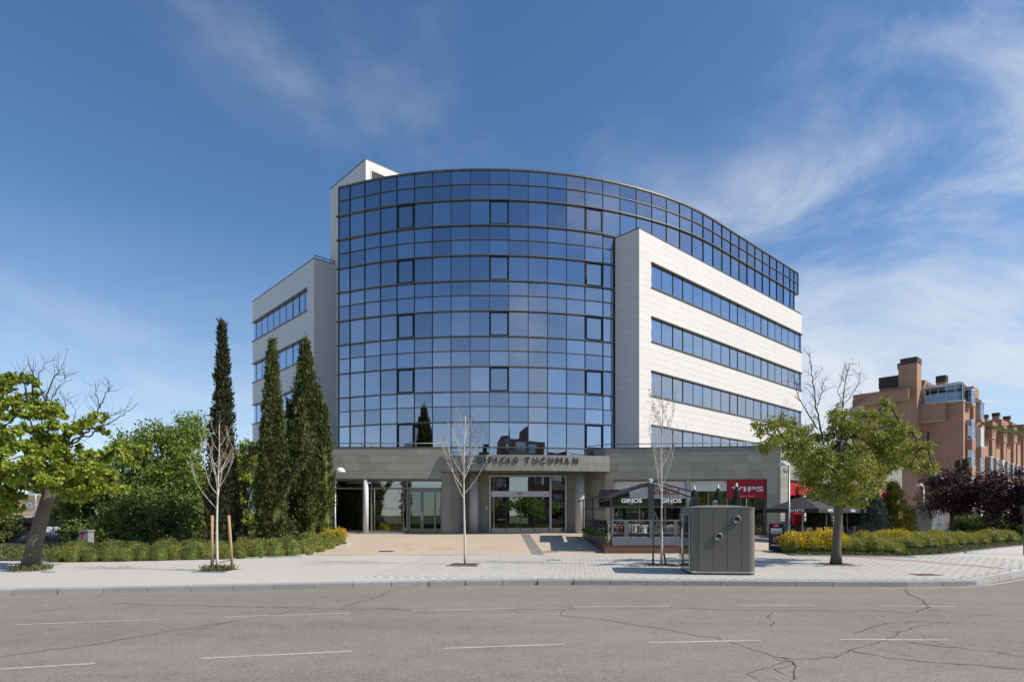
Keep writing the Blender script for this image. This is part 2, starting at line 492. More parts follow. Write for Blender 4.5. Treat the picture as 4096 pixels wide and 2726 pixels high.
# ------------------------------------------------------------------ setting: ground, road, kerb, pavement
def grid_sheet(name, m, xs, fy, by, nz, dz, kind='structure', parent=None):
    vs, fs = [], []
    for x in xs:
        for j in range(nz + 1):
            y = fy(x) + (by(x) - fy(x)) * j / nz
            vs.append((x, y, g(x, max(y, yk(x))) + dz))
    n = nz + 1
    for i in range(len(xs) - 1):
        for j in range(nz): fs.append((i * n + j, (i + 1) * n + j, (i + 1) * n + j + 1, i * n + j + 1))
    me = bpy.data.meshes.new(name); me.from_pydata(vs, [], fs); me.materials.append(MT[m]); me.update()
    o = link(name, me, parent)
    if kind: o['kind'] = kind
    return o

gb = MB(); gb.add([(-1500, -1500, -.06), (1500, -1500, -.06), (1500, 1500, -.06), (-1500, 1500, -.06)], [(0, 1, 2, 3)])
tag(gb.build('ground', 'ground'), kind='structure')
rb = MB(); rb.add([(-120, -30, 0), (160, -30, 0), (160, 150, 0), (-120, 150, 0)], [(0, 1, 2, 3)])
road = tag(rb.build('road', 'asphalt'), kind='structure')
xs = [-90, -60, -45, -35] + list(np.arange(-30, 24.1, .5)) + [26, 28, 31, 35, 40, 50, 60, 75, 90, 110, 130]
pave = grid_sheet('pavement', 'pavebase', xs, lambda x: yk(x) + .24, lambda x: yk(x) + 110, 120, 0)

# lane markings (worn dashes) and cracks, traced on the road plane
def ribbon(name, pts, w, m, z, parent=road, jit=0, taper=False):
    b = MB(); vs = []; n = len(pts)
    for i, p in enumerate(pts):
        a = Vector(pts[max(i - 1, 0)]); c = Vector(pts[min(i + 1, n - 1)])
        t = (c - a).normalized(); nn = Vector((-t.y, t.x))
        ww = w * (random.uniform(1 - jit, 1 + jit)) * (.3 if taper and i in (0, n - 1) else 1)
        q = Vector(p)
        vs += [(*(q + nn * ww / 2), z), (*(q - nn * ww / 2), z)]
    fs = [(2 * i, 2 * i + 1, 2 * i + 3, 2 * i + 2) for i in range(n - 1)]
    b.add(vs, fs)
    return b.build(name, m, parent)
for a, b_ in [((65, 2497), (635, 2476)), ((900, 2466), (1400, 2451)), ((1650, 2441), (2060, 2432)), ((2296, 2426), (2678, 2422.5)), ((2952, 2420), (3256, 2420)), ((3508, 2421.6), (3830, 2424)),
              ((-420, 2700), (380, 2652)), ((804, 2632), (1408, 2603)), ((1773, 2592), (2257, 2575)), ((2596, 2568.6), (3043, 2560)), ((3361, 2556), (3791, 2558))]:
    p, q = Vector(Rd(*a)), Vector(Rd(*b_))
    ribbon('lane_marking', [tuple(p.lerp(q, t / 6)) for t in range(7)], .085, 'paint', .004, jit=.15)
el = [Rd(*p) for p in [(0, 2391), (400, 2382), (700, 2375)]]
ribbon('edge_line', el, .05, 'paint', .004, jit=.6)
el = [Rd(*p) for p in [(3500, 2352), (3700, 2350), (3850, 2347), (3960, 2338), (4060, 2322), (4140, 2306), (4400, 2262)]]
ribbon('edge_line', el, .11, 'paint', .004, jit=.2)

def crack(pts, w=.035, side=True):
    w *= .52; out = []
    for (a, b_) in zip(pts[:-1], pts[1:]):
        pa, pb = Vector(Rd(*a)), Vector(Rd(*b_))
        n = max(2, int((pb - pa).length / .12))
        for k in range(n): out.append(tuple(pa.lerp(pb, k / n) + Vector((random.gauss(0, .022), random.gauss(0, .022)))))
    out.append(Rd(*pts[-1]))
    ribbon('crack', out, w, 'crack', .003, jit=.7, taper=True)
    if side:                                             # hairline side cracks
        for _ in range(max(1, len(out) // 22)):
            q = Vector(random.choice(out)); a = random.uniform(0, 6.28); tw = [tuple(q)]
            for k in range(random.randint(4, 11)):
                a += random.gauss(0, .45); q = q + Vector((math.cos(a), math.sin(a))) * .11; tw.append(tuple(q))
            ribbon('crack', tw, w * .45, 'crack', .003, jit=.6, taper=True)
z7 = lambda L: [(x / 1.1504, 2200 + y / 1.1504) for x, y in L]
z8 = lambda L: [(2048 + x / 1.1504, 2200 + y / 1.1504) for x, y in L]
crack(z7([(0, 492), (110, 472), (250, 455), (440, 433), (640, 395), (860, 358), (1120, 318), (1290, 290), (1380, 265)]), .04)
crack(z7([(500, 243), (640, 248), (840, 252), (1100, 258), (1300, 263), (1460, 265), (1570, 270)]), .045)
crack(z7([(0, 300), (130, 285), (330, 262), (500, 245)]), .025)
crack(z7([(1570, 270), (1600, 250), (1690, 228), (1740, 215), (1800, 184)]), .05)
crack(z7([(1570, 270), (1780, 268), (1890, 274), (2100, 272), (2356, 270)]) + z8([(100, 270), (240, 273), (400, 269), (640, 268), (840, 267), (1000, 274), (1200, 276), (1500, 277), (1750, 280), (1850, 286)]), .045)
crack(z8([(240, 273), (220, 298), (330, 310), (450, 322), (560, 342), (700, 362), (830, 390), (940, 402), (1010, 425), (1110, 455), (1210, 490), (1290, 505), (1310, 535), (1300, 585), (1270, 610)]), .04)
crack(z8([(1210, 490), (1350, 502), (1480, 490), (1560, 458), (1680, 425), (1740, 412)]), .035)
crack(z8([(1560, 458), (1620, 475), (1740, 495), (1900, 512), (2100, 525), (2356, 545)]), .04)
crack(z8([(1740, 412), (1900, 432), (2050, 448), (2200, 465), (2356, 492)]), .04)
crack(z8([(1580, 380), (1650, 355), (1720, 335), (1860, 330), (2040, 332)]), .04)
crack(z8([(1850, 286), (1920, 260), (1880, 225), (1830, 205), (1810, 175)]), .05)
crack(z8([(1920, 270), (2010, 285), (2110, 292), (2250, 300)]), .03)
crack(z8([(2130, 195), (2230, 205), (2356, 216)]), .03)
crack(z8([(1200, 275), (1175, 305), (1205, 330), (1180, 350)]), .03)
crack(z8([(1700, 415), (1790, 380), (1860, 350), (1950, 342)]), .03)
crack(z8([(1290, 505), (1110, 555), (1080, 570), (1140, 605)]), .022, False)

# kerb stones
kerb = struct('kerb')
def along(pts, step):
    out = []; acc = 0.0
    for a, b_ in zip(pts[:-1], pts[1:]):
        a, b_ = Vector(a), Vector(b_); L = (b_ - a).length; d = acc
        while d < L:
            out.append((a + (b_ - a) * (d / L), math.atan2(b_.y - a.y, b_.x - a.x))); d += step
        acc = d - L
    return out
kpts = [(x, yk(x)) for x in list(np.arange(-45, 12, 1.5)) + list(np.arange(12, 20.1, .25)) + list(np.arange(22, 60, 3))]
for p, a in along(kpts, 1.0):
    L_ = .988
    c = p + Vector((math.cos(a), math.sin(a))) * .5 + Vector((-math.sin(a), math.cos(a))) * .125
    box('kerb_stone', 'kerb', kerb, (c.x, c.y, .06 + random.uniform(-.003, .003)), (L_, .25, .142), a + random.uniform(-.004, .004))

# drain channel strip behind the kerb and paver blocks
recs = []
ca, sa = math.cos(R(-6)), math.sin(R(-6))
for i in range(-175, 112):
    for j in range(0, 24):
        u = i * .155; v = j * .46 + (.23 if i % 2 else 0)
        x = 2.0 + u * ca - v * sa; y = 17.15 + u * sa + v * ca
        if y < yk(x) + .45 or y > 25.55 + .02 * x or u < -6.3: continue
        if x > 12.5 and y < yk(x) + .6: continue
        if any(abs(x - tx) < .62 and abs(y - ty) < .62 for tx, ty in ((-9.33, 19.4), (-1.67, 21.35), (5.18, 21.3), (11.5, 21.6))): continue
        recs.append(((x, y, g(x, y) + .001), (.1485, .4585, .018), R(-6)))
pieces(pave, 'paver', 'paver_field', 'paver', recs)
b = MB()
for p, a in along([(x, yk(x)) for x in np.arange(-30, 16, .5)], .2):
    q = p + Vector((-math.sin(a), math.cos(a))) * .34
    b.box((q.x, q.y, g(q.x, q.y) + .002), (.188, .10, .01), a)
tag(b.build('edge_setts', 'kerb', pave), kind='stuff')

# plaza in front of the entrance
plaza = grid_sheet('plaza', 'plaza', list(np.arange(-10.6, 15.3, .4)), lambda x: 25.75 + .02 * x + (0 if x > -8.6 else (-8.6 - x) * 2.5), lambda x: 38.9, 40, .008)
recs = []
for k in range(2):
    for j in range(32):
        y = 26.1 + j * .34; x = 1.0 + .26 * k - .012 * j * .9
        recs.append(((x, y, g(x, y) + .014), (.24, .32, .012), 0))
pieces(plaza, 'grey_slab', 'grey_slabs', 'plazagrey', recs)
for px, py, w in ((1545, 2204, .65), (1640, 2196, .35)):
    p = Gd(px, py); box('access_cover', 'iron' if px < 1600 else 'yellow', plaza, (p.x, p.y, p.z + .012), (w, .5, .006), 0, R(2))
for px, py, w in ((1765, 2193, 1.1),):
    p = Gd(px, py); box('yellow_marking', 'yellow', plaza, (p.x, p.y, p.z + .012), (w, .45, .004), 0, R(2))
for px, py, w in ((2190, 2206, .95), (2215, 2239, .6)):
    p = Gd(px, py); gr = box('drain_frame', 'iron', plaza, (p.x, p.y, p.z + .012), (w, .26, .01))
    for k in range(int(w / .05)):
        box('drain_slot', 'grating', gr, (p.x - w / 2 + .04 + k * .05, p.y, p.z + .018), (.022, .2, .004))
p = Gd(3700, 2298); box('access_cover', 'iron', pave, (p.x, p.y, p.z + .012), (.8, .5, .006), R(8))
# red tactile band and ramp at the corner
rp = [Gd(x, np.interp(x, [3330, 3500, 3700, 3990], [2220, 2231, 2246, 2270])) for x in np.linspace(3330, 3990, 40)]
bb = MB(); vs = []
for q in rp: vs += [(q.x, q.y - .5, g(q.x, q.y - .5) + .018), (q.x, q.y + .5, g(q.x, q.y + .5) + .018)]
bb.add(vs, [(2 * i, 2 * i + 2, 2 * i + 3, 2 * i + 1) for i in range(len(rp) - 1)])
bb.build('red_paver_band', 'redpaver', pave)
q = [Gd(*z) for z in [(3960, 2276), (4120, 2290), (4260, 2262), (4010, 2248)]]
bb = MB(); bb.add([(v.x, v.y, v.z + .014) for v in q], [(0, 1, 2, 3)]); ramp_o = bb.build('red_ramp', 'redpaver', pave)
for k in range(1, 12):
    a = q[0].lerp(q[1], k / 12); c = q[3].lerp(q[2], k / 12); d = c - a; m_ = (a + c) / 2
    box('tactile_bar', 'redpaver', ramp_o, (m_.x, m_.y, m_.z + .02), (d.length * .92, .05, .012), math.atan2(d.y, d.x))

# planting beds
bedL = grid_sheet('planting_bed', 'soil', list(np.arange(-40, -8.0, .4)), lambda x: np.interp(x, [-40, -25, -17.2, -10.35, -8.9, -8.1], [21, 21.8, 22.7, 24.3, 25.2, 30]), lambda x: np.interp(x, [-40, -14, -11, -9.5, -8.1], [48, 36, 34.8, 33.6, 30.4]), 20, .03)
bedR = grid_sheet('planting_bed', 'soil', list(np.arange(11.7, 42, .5)), lambda x: np.interp(x, [11.7, 13, 16, 19, 30, 42], [25.4, 25.2, 25.0, 26.6, 35.0, 45.5]), lambda x: np.interp(x, [11.7, 14, 17.5, 42], [27.5, 29.0, 32.0, 55]), 14, .03)
for pts in ([Gd(*p) for p in [(190, 2246), (600, 2240), (1000, 2232), (1180, 2227)]], [Gd(*p) for p in [(1180, 2227), (1280, 2202), (1385, 2177)]]):
    for p, a in along([(q.x, q.y) for q in pts], .8):
        c = p + Vector((math.cos(a), math.sin(a))) * .4
        box('edging_stone', 'kerb', bedL, (c.x, c.y, g(c.x, c.y) + .02), (.785, .09, .08), a)
for p, a in along([(11.7, 25.35), (13, 25.15), (16, 24.95), (19, 26.5), (30, 34.9), (42, 45.4)], .8):
    c = p + Vector((math.cos(a), math.sin(a))) * .4
    box('edging_stone', 'kerb', bedR, (c.x, c.y, g(c.x, c.y) + .02), (.785, .09, .08), a)

# ------------------------------------------------------------------ the office building
D1 = Vector((.737, .676)).normalized(); D2 = Vector((-D1.y, D1.x))
bld = thing('office_building', 'white stone office building with a bowed blue glass front and grey stone ground storey', 'building', (0, 38, .6))
V = [7.95 + 3.6 * k for k in range(5)]
ROOF, GTOP, BOXTOP, BASE = 20.55, 24.30, 26.45, .25

def rect_sub(r, holes):
    out = [r]
    for h in holes:
        nx = []
        for (a, b_, c, d) in out:
            if h[0] >= b_ or h[1] <= a or h[2] >= d or h[3] <= c: nx.append((a, b_, c, d)); continue
            if h[0] > a: nx.append((a, h[0], c, d))
            if h[1] < b_: nx.append((h[1], b_, c, d))
            a2, b2 = max(a, h[0]), min(b_, h[1])
            if h[2] > c: nx.append((a2, b2, c, h[2]))
            if h[3] < d: nx.append((a2, b2, h[3], d))
        out = nx
    return out

class Wall:
    def __init__(s, p0, p1):
        s.p0, s.p1 = Vector(p0), Vector(p1); s.d = (s.p1 - s.p0); s.L = s.d.length; s.d.normalize()
        s.n = Vector((s.d.y, -s.d.x)); s.a = math.atan2(s.d.y, s.d.x)
    def pt(s, u, z, out=0.0):
        q = s.p0 + s.d * u + s.n * out
        return Vector((q.x, q.y, z))
    def bx(s, name, m, parent, u0, u1, z0, z1, o0, o1):
        return box(name, m, parent, s.pt((u0 + u1) / 2, (z0 + z1) / 2, (o0 + o1) / 2), (u1 - u0, abs(o1 - o0), z1 - z0), s.a)
    def clad(s, recs, back, parent, z0, z1, holes, course, plen, joint=.009, thick=.04, inset=.006, offs=.5, ztop=None, backname='wall'):
        zs = []; z = ztop or z1
        while z > z0 + .02: zs.append((max(z - course, z0), z)); z -= course
        for k, (a, b_) in enumerate(zs):
            u = inset - (plen * offs if k % 2 else 0)
            while u < s.L - inset - .02:
                u0, u1 = max(u, inset), min(u + plen, s.L - inset); u += plen
                for r in rect_sub((u0 + joint * .18, u1 - joint * .18, a + joint / 2, b_ - joint / 2), holes):
                    if r[1] - r[0] < .04 or r[3] - r[2] < .03: continue
                    recs.append((s.pt((r[0] + r[1]) / 2, (r[2] + r[3]) / 2, -thick / 2), (r[1] - r[0], thick, r[3] - r[2]), s.a))
        mb = MB()
        for r in rect_sub((.02, s.L - .02, z0, z1 - .01), holes):
            mb.box(s.pt((r[0] + r[1]) / 2, (r[2] + r[3]) / 2, -.15), (r[1] - r[0], .24, r[3] - r[2]), s.a)
        mb.build(backname, back, parent)

C0 = Vector((8.27, 39.68)); JR = C0 + D2 * 1.95; CF = C0 + D1 * 25.4
D0 = Vector((-14.39, 44.34)); DB = D0 + D2 * 12.3; J0 = D0 + D1 * 1.66
E0 = Vector((-10.09, 42.1)); EB = J0 + D2 * .87
wrecs = []
rows = [(v - 1.73, v) for v in V[:4]]
w_rf = Wall(C0, CF); w_re = Wall(JR, C0); w_rb = Wall(CF, CF + D2 * 9)
w_ls = Wall(DB, D0); w_le = Wall(D0, J0 - D1 * .0)
w_cs = Wall(EB, E0); w_cf = Wall(E0, E0 + D1 * 9)
HR = [(1.37, 25.5, a, b_) for a, b_ in rows]
HL = [(-.1, 12.3 - 1.14, a, b_) for a, b_ in rows]
w_rf.clad(wrecs, 'whiteback', bld, 4.6, ROOF, HR, .45, 1.33, backname='wing_wall')
w_re.clad(wrecs, 'whiteback', bld, 4.6, ROOF, [], .45, .98, backname='wing_wall')
w_rb.clad(wrecs, 'whiteback', bld, 4.6, ROOF, [(-.1, 1.33, a, b_) for a, b_ in rows], .45, 1.33, backname='wing_wall')
w_ls.clad(wrecs, 'whiteback', bld, 4.6, ROOF, HL, .45, 1.33, backname='wing_wall')
w_le.clad(wrecs, 'whiteback', bld, 4.6, ROOF, [], .45, 1.64, backname='wing_wall')
w_cs.clad(wrecs, 'whiteback', bld, 4.6, BOXTOP, [], .45, 1.3, backname='core_wall')
LV = (.45, 5.3, 24.55, 25.85)
w_cf.clad(wrecs, 'whiteback', bld, 20, BOXTOP, [LV], .45, 1.1, backname='core_wall')
pieces(bld, 'cladding_panel', 'cladding_panels', 'white', wrecs)
# louvre of the plant room
lo = w_cf.bx('louvre', 'interior', bld, LV[0], LV[1], LV[2], LV[3], -.14, -.1)
w_cf.bx('louvre_frame', 'frame', lo, LV[0] - .05, LV[0] + .01, LV[2], LV[3], -.1, .03)
for k in range(13):
    z = LV[2] + .05 + k * .1
    c = w_cf.pt((LV[0] + LV[1]) / 2, z, -.03)
    box('louvre_blade', 'white', lo, c, (LV[1] - LV[0], .10, .015), w_cf.a, R(28))
# roofs and copings
mb = MB()
mb.prism([C0 + D2 * .05 + D1 * .05, CF + D2 * .05 - D1 * .05, CF + D2 * 9, C0 + D2 * 9], ROOF - .35, ROOF - .12)
mb.prism([D0 + D2 * .1 + D1 * .1, J0 + D2 * .1, J0 + D2 * 12, DB + D1 * .1], ROOF - .35, ROOF - .12)
mb.prism([E0 + D2 * .1 + D1 * .1, E0 + D1 * 9 + D2 * .1, E0 + D1 * 9 + D2 * 5, EB + D1 * .1], BOXTOP - .3, BOXTOP - .1)
mb.build('roof', 'roofing', bld)
for w, z in ((w_rf, ROOF), (w_re, ROOF), (w_ls, ROOF), (w_le, ROOF), (w_cs, BOXTOP), (w_cf, BOXTOP)):
    w.bx('coping', 'coping', bld, .0, w.L - .03, z + .002, z + .05, -.3, .025)
w_le.bx('rail', 'darkmetal', bld, .05, w_le.L, ROOF + .24, ROOF + .29, -.12, -.07)
for u in (.05, .8, 1.58): w_le.bx('rail_post', 'darkmetal', bld, u, u + .03, ROOF + .05, ROOF + .24, -.11, -.08)
w_rf.bx('rail', 'darkmetal', bld, 24.2, 25.3, ROOF + .2, ROOF + .24, -.2, -.16)

# ribbon windows of the wings
def ribbon_windows(w, u0, u1, widths, opens, end_fin0, end_fin1):
    for a, b_ in rows:
        w.bx('window_head', 'olive', bld, u0 - end_fin0, u1 + end_fin1, b_ - .075, b_ - .004, -.2, .075)
        w.bx('window_sill', 'olive', bld, u0 - end_fin0, u1 + end_fin1, a + .004, a + .075, -.2, .075)
        u = u0
        for k, wd in enumerate(widths):
            gp = w.bx('window_pane', 'gwindow', bld, u + .012, u + wd - .012, a + .075, b_ - .075, -.13, -.115)
            if k in opens:
                fr = w.bx('window_frame', 'black', gp, u + .012, u + .07, a + .076, b_ - .076, -.12, -.085)
                w.bx('window_frame', 'black', gp, u + wd - .07, u + wd - .012, a + .076, b_ - .076, -.12, -.085)
                w.bx('window_frame', 'black', gp, u + .07, u + wd - .07, a + .076, a + .13, -.12, -.085)
            if k: w.bx('mullion', 'black', bld, u - .018, u + .018, a + .076, b_ - .076, -.14, -.095)
            u += wd
ribbon_windows(w_rf, 1.37, 25.4, [1.335] * 18, (2, 8, 12), .02, .06)
ribbon_windows(w_ls, 0, 12.3 - 1.14, [.62] + [1.28] * 7 + [.95, .63], (7,), .06, .02)
ribbon_windows(w_rb, 0, 1.33, [1.33], (), .0, .0)
# rooms behind the wing windows
for w, L_ in ((w_rf, 25.2), (w_ls, 12.1)):
    mb = MB()
    mb.box(w.pt(L_ / 2 + .3, 12.5, -5.2), (L_ - .7, .1, 15.5), w.a)
    mb.build('room_wall', 'interiorl', bld)
    mb = MB()
    for a, b_ in rows:
        mb.box(w.pt(L_ / 2 + .25, a - .55, -2.75), (L_ - .6, 4.7, .3), w.a)
        mb.box(w.pt(L_ / 2 + .25, b_ + .22, -2.75), (L_ - .6, 4.7, .2), w.a)
    mb.build('floor_slab', 'interior', bld)
    for u in np.arange(4.4, L_ - 1, 5.34 if L_ > 20 else 3.6):
        mb = MB()
        for a, b_ in rows: mb.tube([w.pt(u, a - .4, -1.0), w.pt(u, b_ + .1, -1.0)], .22, 10)
        mb.build('room_column', 'interiorl', bld, True)

# curved curtain wall
CP = [Vector((-11.8725, 41.836))]; HD = []
for k in range(35):
    h = R(min(-21.82 + 2.992 * max(k - 1, 0), 42.5))
    L_ = .925 if k == 0 else (.87 if k > 32 else min(1.1878 + .0083 * k, 1.36))
    HD.append(h); CP.append(CP[-1] + Vector((math.cos(h), math.sin(h))) * L_)
NTOP = 34                                           # last column of the lower top-storey glass
# column where the lower storeys meet the right wing
def wing_side(q): return (q - JR).dot(D1)
NM = next(i for i in range(len(CP) - 1) if wing_side(CP[i + 1]) > -.01)
tcut = (-.01 - wing_side(CP[NM])) / (wing_side(CP[NM + 1]) - wing_side(CP[NM]))
CMAIN = CP[:NM + 1] + [CP[NM].lerp(CP[NM + 1], tcut)]
CTOP = CP[:NTOP + 2]; CVIS = CP[:NTOP + 1]
lev = [GTOP, V[4] + 1.02, V[4], V[4] - 1.64]
for k in (3, 2, 1, 0): lev += [V[k] + 1.02, V[k], V[k] - 1.64]
lev = sorted(set(round(z, 3) for z in lev), reverse=True)
lev = [z for z in lev if z <= GTOP + .01]
lev = [GTOP, V[4] + 1.02, V[4], V[4] - 1.64]
for k in (3, 2, 1, 0): lev += [V[k] + 1.02, V[k], V[k] - 1.64]
lev.append(5.25)
vis = set(round(v, 3) for v in V)
prec = []
def seg(a, b_, z0, z1, out, thick, gap=.012):
    d = b_ - a; n = Vector((d.y, -d.x)).normalized(); c = (a + b_) / 2 + n * out
    return (Vector((c.x, c.y, (z0 + z1) / 2)), (d.length - gap * 2, thick, z1 - z0), math.atan2(d.y, d.x))
for i in range(len(lev) - 1):
    z1, z0 = lev[i], lev[i + 1]
    line = CTOP if i < 2 else (CVIS if i == 2 else CMAIN)
    for k in range(len(line) - 1):
        prec.append(seg(line[k], line[k + 1], z0 + .03, z1 - .03, -.02, .024))
# jitter panes very slightly so reflections break at the joints, as in real glazing
prec = [(c, s, rz + random.gauss(0, .0035)) for c, s, rz in prec]
prec_sorted = sorted(prec, key=lambda r: -(r[1][0] * r[1][2]) / (r[0].x ** 2 + r[0].y ** 2))
for c, s, rz in prec_sorted[:296]:
    M_ = Matrix.Translation(c) @ Matrix.Rotation(rz, 4, 'Z') @ Matrix.Rotation(random.gauss(0, .0026), 4, 'X') @ Matrix.Diagonal((*s, 1))
    link('glass_pane', unit('gcurtain'), bld, M_)
mb = MB()
for c, s, rz in prec_sorted[296:]: mb.box(c, s, rz)
if mb.v: tag(mb.build('glass_panes', 'gcurtain', bld), kind='stuff')

def band(name, line, z, h, o0, o1, m, ext=0):
    """a continuous bent bar that follows the curve"""
    n = len(line); vs = []
    for i, p in enumerate(line):
        a = line[max(i - 1, 0)]; c = line[min(i + 1, n - 1)]; d = (c - a).normalized(); nn = Vector((d.y, -d.x)); q = p
        if i == 0: q = p - d * ext
        if i == n - 1: q = p - d * .012
        for o_, zz_ in ((o0, z - h / 2), (o1, z - h / 2), (o1, z + h / 2), (o0, z + h / 2)): vs.append((*(q + nn * o_), zz_))
    fs = [(i * 4 + j, (i + 1) * 4 + j, (i + 1) * 4 + (j + 1) % 4, i * 4 + (j + 1) % 4) for i in range(n - 1) for j in range(4)]
    fs += [(3, 2, 1, 0), tuple((n - 1) * 4 + j for j in range(4))]
    return MB().add(vs, fs).build(name, m, bld)
band('roof_coping', CTOP, GTOP + .02, .10, -.35, .07, 'olive')
for i, z in enumerate(lev[1:-1], 1):
    line = CTOP if i <= 2 else (CVIS if i == 3 and False else CMAIN)
    thick = round(z, 3) in vis or any(abs(z - (v - 1.64)) < .01 for v in V)
    band('transom', line, z, .066 if thick else .04, -.06, .125 if thick else .06, 'olive', .16 if thick else .0)
band('transom', CP[NM:NTOP + 1], ROOF + .10, .10, -.06, .1, 'coping')
for k in range(len(CTOP)):
    zb = lev[-1] if k <= NM else (ROOF - .1 if k <= NTOP else V[4])
    p = CTOP[k]; a = HD[min(k, len(HD) - 1)]
    box('mullion', 'black', bld, (p.x, p.y, (GTOP - .06 + zb) / 2), (.042, .09, GTOP - .06 - zb), a)
p = CMAIN[-1]; box('mullion', 'black', bld, (p.x, p.y, (ROOF + lev[-1]) / 2), (.06, .12, ROOF - lev[-1]), HD[NM])
for k in (4, 9, 14):
    for v in V[:5]:
        if k == 9 and v == V[0]: continue
        a, b_ = CP[k], CP[k + 1]; d = (b_ - a).normalized(); n = Vector((d.y, -d.x)); an = math.atan2(d.y, d.x); L_ = (b_ - a).length
        z0, z1 = v - 1.64 + .06, v - .06
        fr = MB()
        for u, w_ in ((.07, .09), (L_ - .07, .09)):
            q = a + d * u + n * .02; fr.box((q.x, q.y, (z0 + z1) / 2), (w_, .09, z1 - z0), an)
        for z in (z0 + .03, z1 - .03):
            q = a + d * L_ / 2 + n * .02; fr.box((q.x, q.y, z), (L_ - .23, .088, .06), an)
        fr.build('opening_sash', 'black', bld)
def inset(line, o): 
    out = []
    for i, p in enumerate(line):
        d = (line[min(i + 1, len(line) - 1)] - line[max(i - 1, 0)]).normalized(); out.append(p - Vector((d.y, -d.x)) * o)
    return out
# blinds behind some of the panes
random.seed(31)
for k in range(1, NM):
    for v in V:
        if random.random() > .16: continue
        a, b_ = inset(CP, .14)[k], inset(CP, .14)[k + 1]
        dr_ = random.choice((.5, .9, 1.5)); c, s_, rz = seg(a, b_, v - .05 - dr_, v - .05, 0, .012, .05); box('blind', random.choice(('interiorl', 'blind', 'interiorl')), bld, c, s_, rz)
# returns, floors and interior of the glazed volume
G0 = CP[0]
gr_ = Wall((G0.x + .35, 44.6), (G0.x + .02, G0.y + .05)); gr_.bx('glass_return', 'darkmetal', bld, 0, gr_.L, 4.8, GTOP - .05, -.15, -.05)
for i, v in enumerate(V):
    line = CMAIN if i < 4 else CVIS
    poly = inset(line, .28)
    back = [(poly[-1].x - 2.0, poly[-1].y + 6), (G0.x + 2.5, G0.y + 7.5)]
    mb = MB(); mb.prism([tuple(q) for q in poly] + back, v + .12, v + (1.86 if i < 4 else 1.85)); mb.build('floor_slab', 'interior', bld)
mb = MB(); poly = inset(CTOP, .1); mb.prism([tuple(q) for q in poly] + [(poly[-1].x - 3, poly[-1].y + 7), (G0.x + 2, G0.y + 8)], GTOP - .2, GTOP - .06); mb.build('roof', 'roofing', bld)
mb = MB(); poly = [CP[i] for i in range(NTOP, NTOP + 2)]
for k in range(3, NM, 1):
    pass
mb = MB()
for k in (0, 4, 8, 12, 16, 20, 24, 28):
    p = inset(CP, .9)[k]
    for i, v in enumerate(V):
        if i < 4 and k > 15: continue
        mb.tube([(p.x, p.y, v - 1.8), (p.x, p.y, v + .1)], .26, 12)
mb.build('room_column', 'blind', bld, True)
mb = MB()
for a, b_ in (((-9, 47.5), (4, 47.5)), ((4, 47.5), (22, 62))):
    w = Wall(a, b_); mb.box(w.pt(w.L / 2, 14.5), (w.L, .2, 19), w.a)
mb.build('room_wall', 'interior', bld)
for k, (u, m_) in enumerate(((0, 'blind'), (1, 'interiorl'))):
    for v in V:
        q = inset(CP, .8)[k]; box('blind', m_, bld, (q.x + .55, q.y + .3, v - .82), (.5, .03, 1.6), HD[k])
# closing soffit of the overhanging top band
p, q = CTOP[-2], CTOP[-1]
sf = MB(); sf.prism([p, q, q + D2 * 1.6, p + D2 * 1.6], V[4] - .05, V[4] + .05); sf.build('soffit', 'olive', bld)
we = Wall(CTOP[-1], CTOP[-1] + D2 * 6)
we.bx('end_pane', 'gcurtain', bld, .02, 6, V[4] + .06, GTOP - .1, -.04, -.01)
we2 = Wall(CVIS[-1], CVIS[-1] + D2 * 6); we2.bx('end_pane', 'gcurtain', bld, .05, 6, ROOF, V[4] - .06, -.04, -.01)

# ---- grey stone podium
srecs = []
PL = Vector((-13.5, 36.72)); hd = R(.8)
def on_line(p, a, px):                                  # point of the plan line (p, heading a) seen in photo column px
    t = (px - CX) / F; c, s_ = math.cos(a), math.sin(a)
    k = (t * p.y - p.x) / (c - t * s_)
    return Vector((p.x + c * k, p.y + s_ * k))
PA, PB = PL, on_line(PL, hd, 1800)
PT, CO, FB = 5.99, .467, 4.12
w_pl = Wall(PA, PB); w_ps = Wall(PL + D2 * 14, PL)
RB = 38.6
Q1, Q2 = Vector(((1876 - CX) / F * RB, RB)), Vector(((2336 - CX) / F * RB, RB))
Q3 = Vector((5.70, 37.4)); KK = Vector((15.88, 36.1)); KE = KK + D1 * 23.6
w_s1, w_rw, w_s2, w_pr, w_pk = Wall(PB, Q1), Wall(Q1, Q2), Wall(Q2, Q3), Wall(Q3, KK), Wall(KK, KE)
uo = (on_line(PL, hd, 1767) - PA).length
HPL = [(.7, uo, 0, FB)]
w_pl.clad(srecs, 'stoneback', bld, BASE, PT, HPL, CO, .86, offs=.25, ztop=PT, backname='podium_wall')
w_ps.clad(srecs, 'stoneback', bld, BASE, PT, [(.6, 13.2, 1.35, FB)], CO, .86, offs=.25, ztop=PT, backname='podium_wall')
w_s1.clad(srecs, 'stoneback', bld, BASE, 4.5, [], CO, 1.2, offs=0, ztop=5.06, backname='podium_wall')
du0 = (1957 - CX) / F * RB - Q1.x; du1 = (2266 - CX) / F * RB - Q1.x
w_rw.clad(srecs, 'stoneback', bld, BASE, 4.9, [(du0, du1, 0, 4.46)], CO, 1.2, offs=0, ztop=5.06, backname='podium_wall')
w_s2.clad(srecs, 'stoneback', bld, BASE, PT, [], CO, 1.3, offs=0, ztop=PT, backname='podium_wall')
def upr(px, w): 
    q = on_line(w.p0, w.a, px); return (q - w.p0).length
FR = 4.08
HPR = [(upr(2453, w_pr), upr(3068, w_pr), 0, FR)]
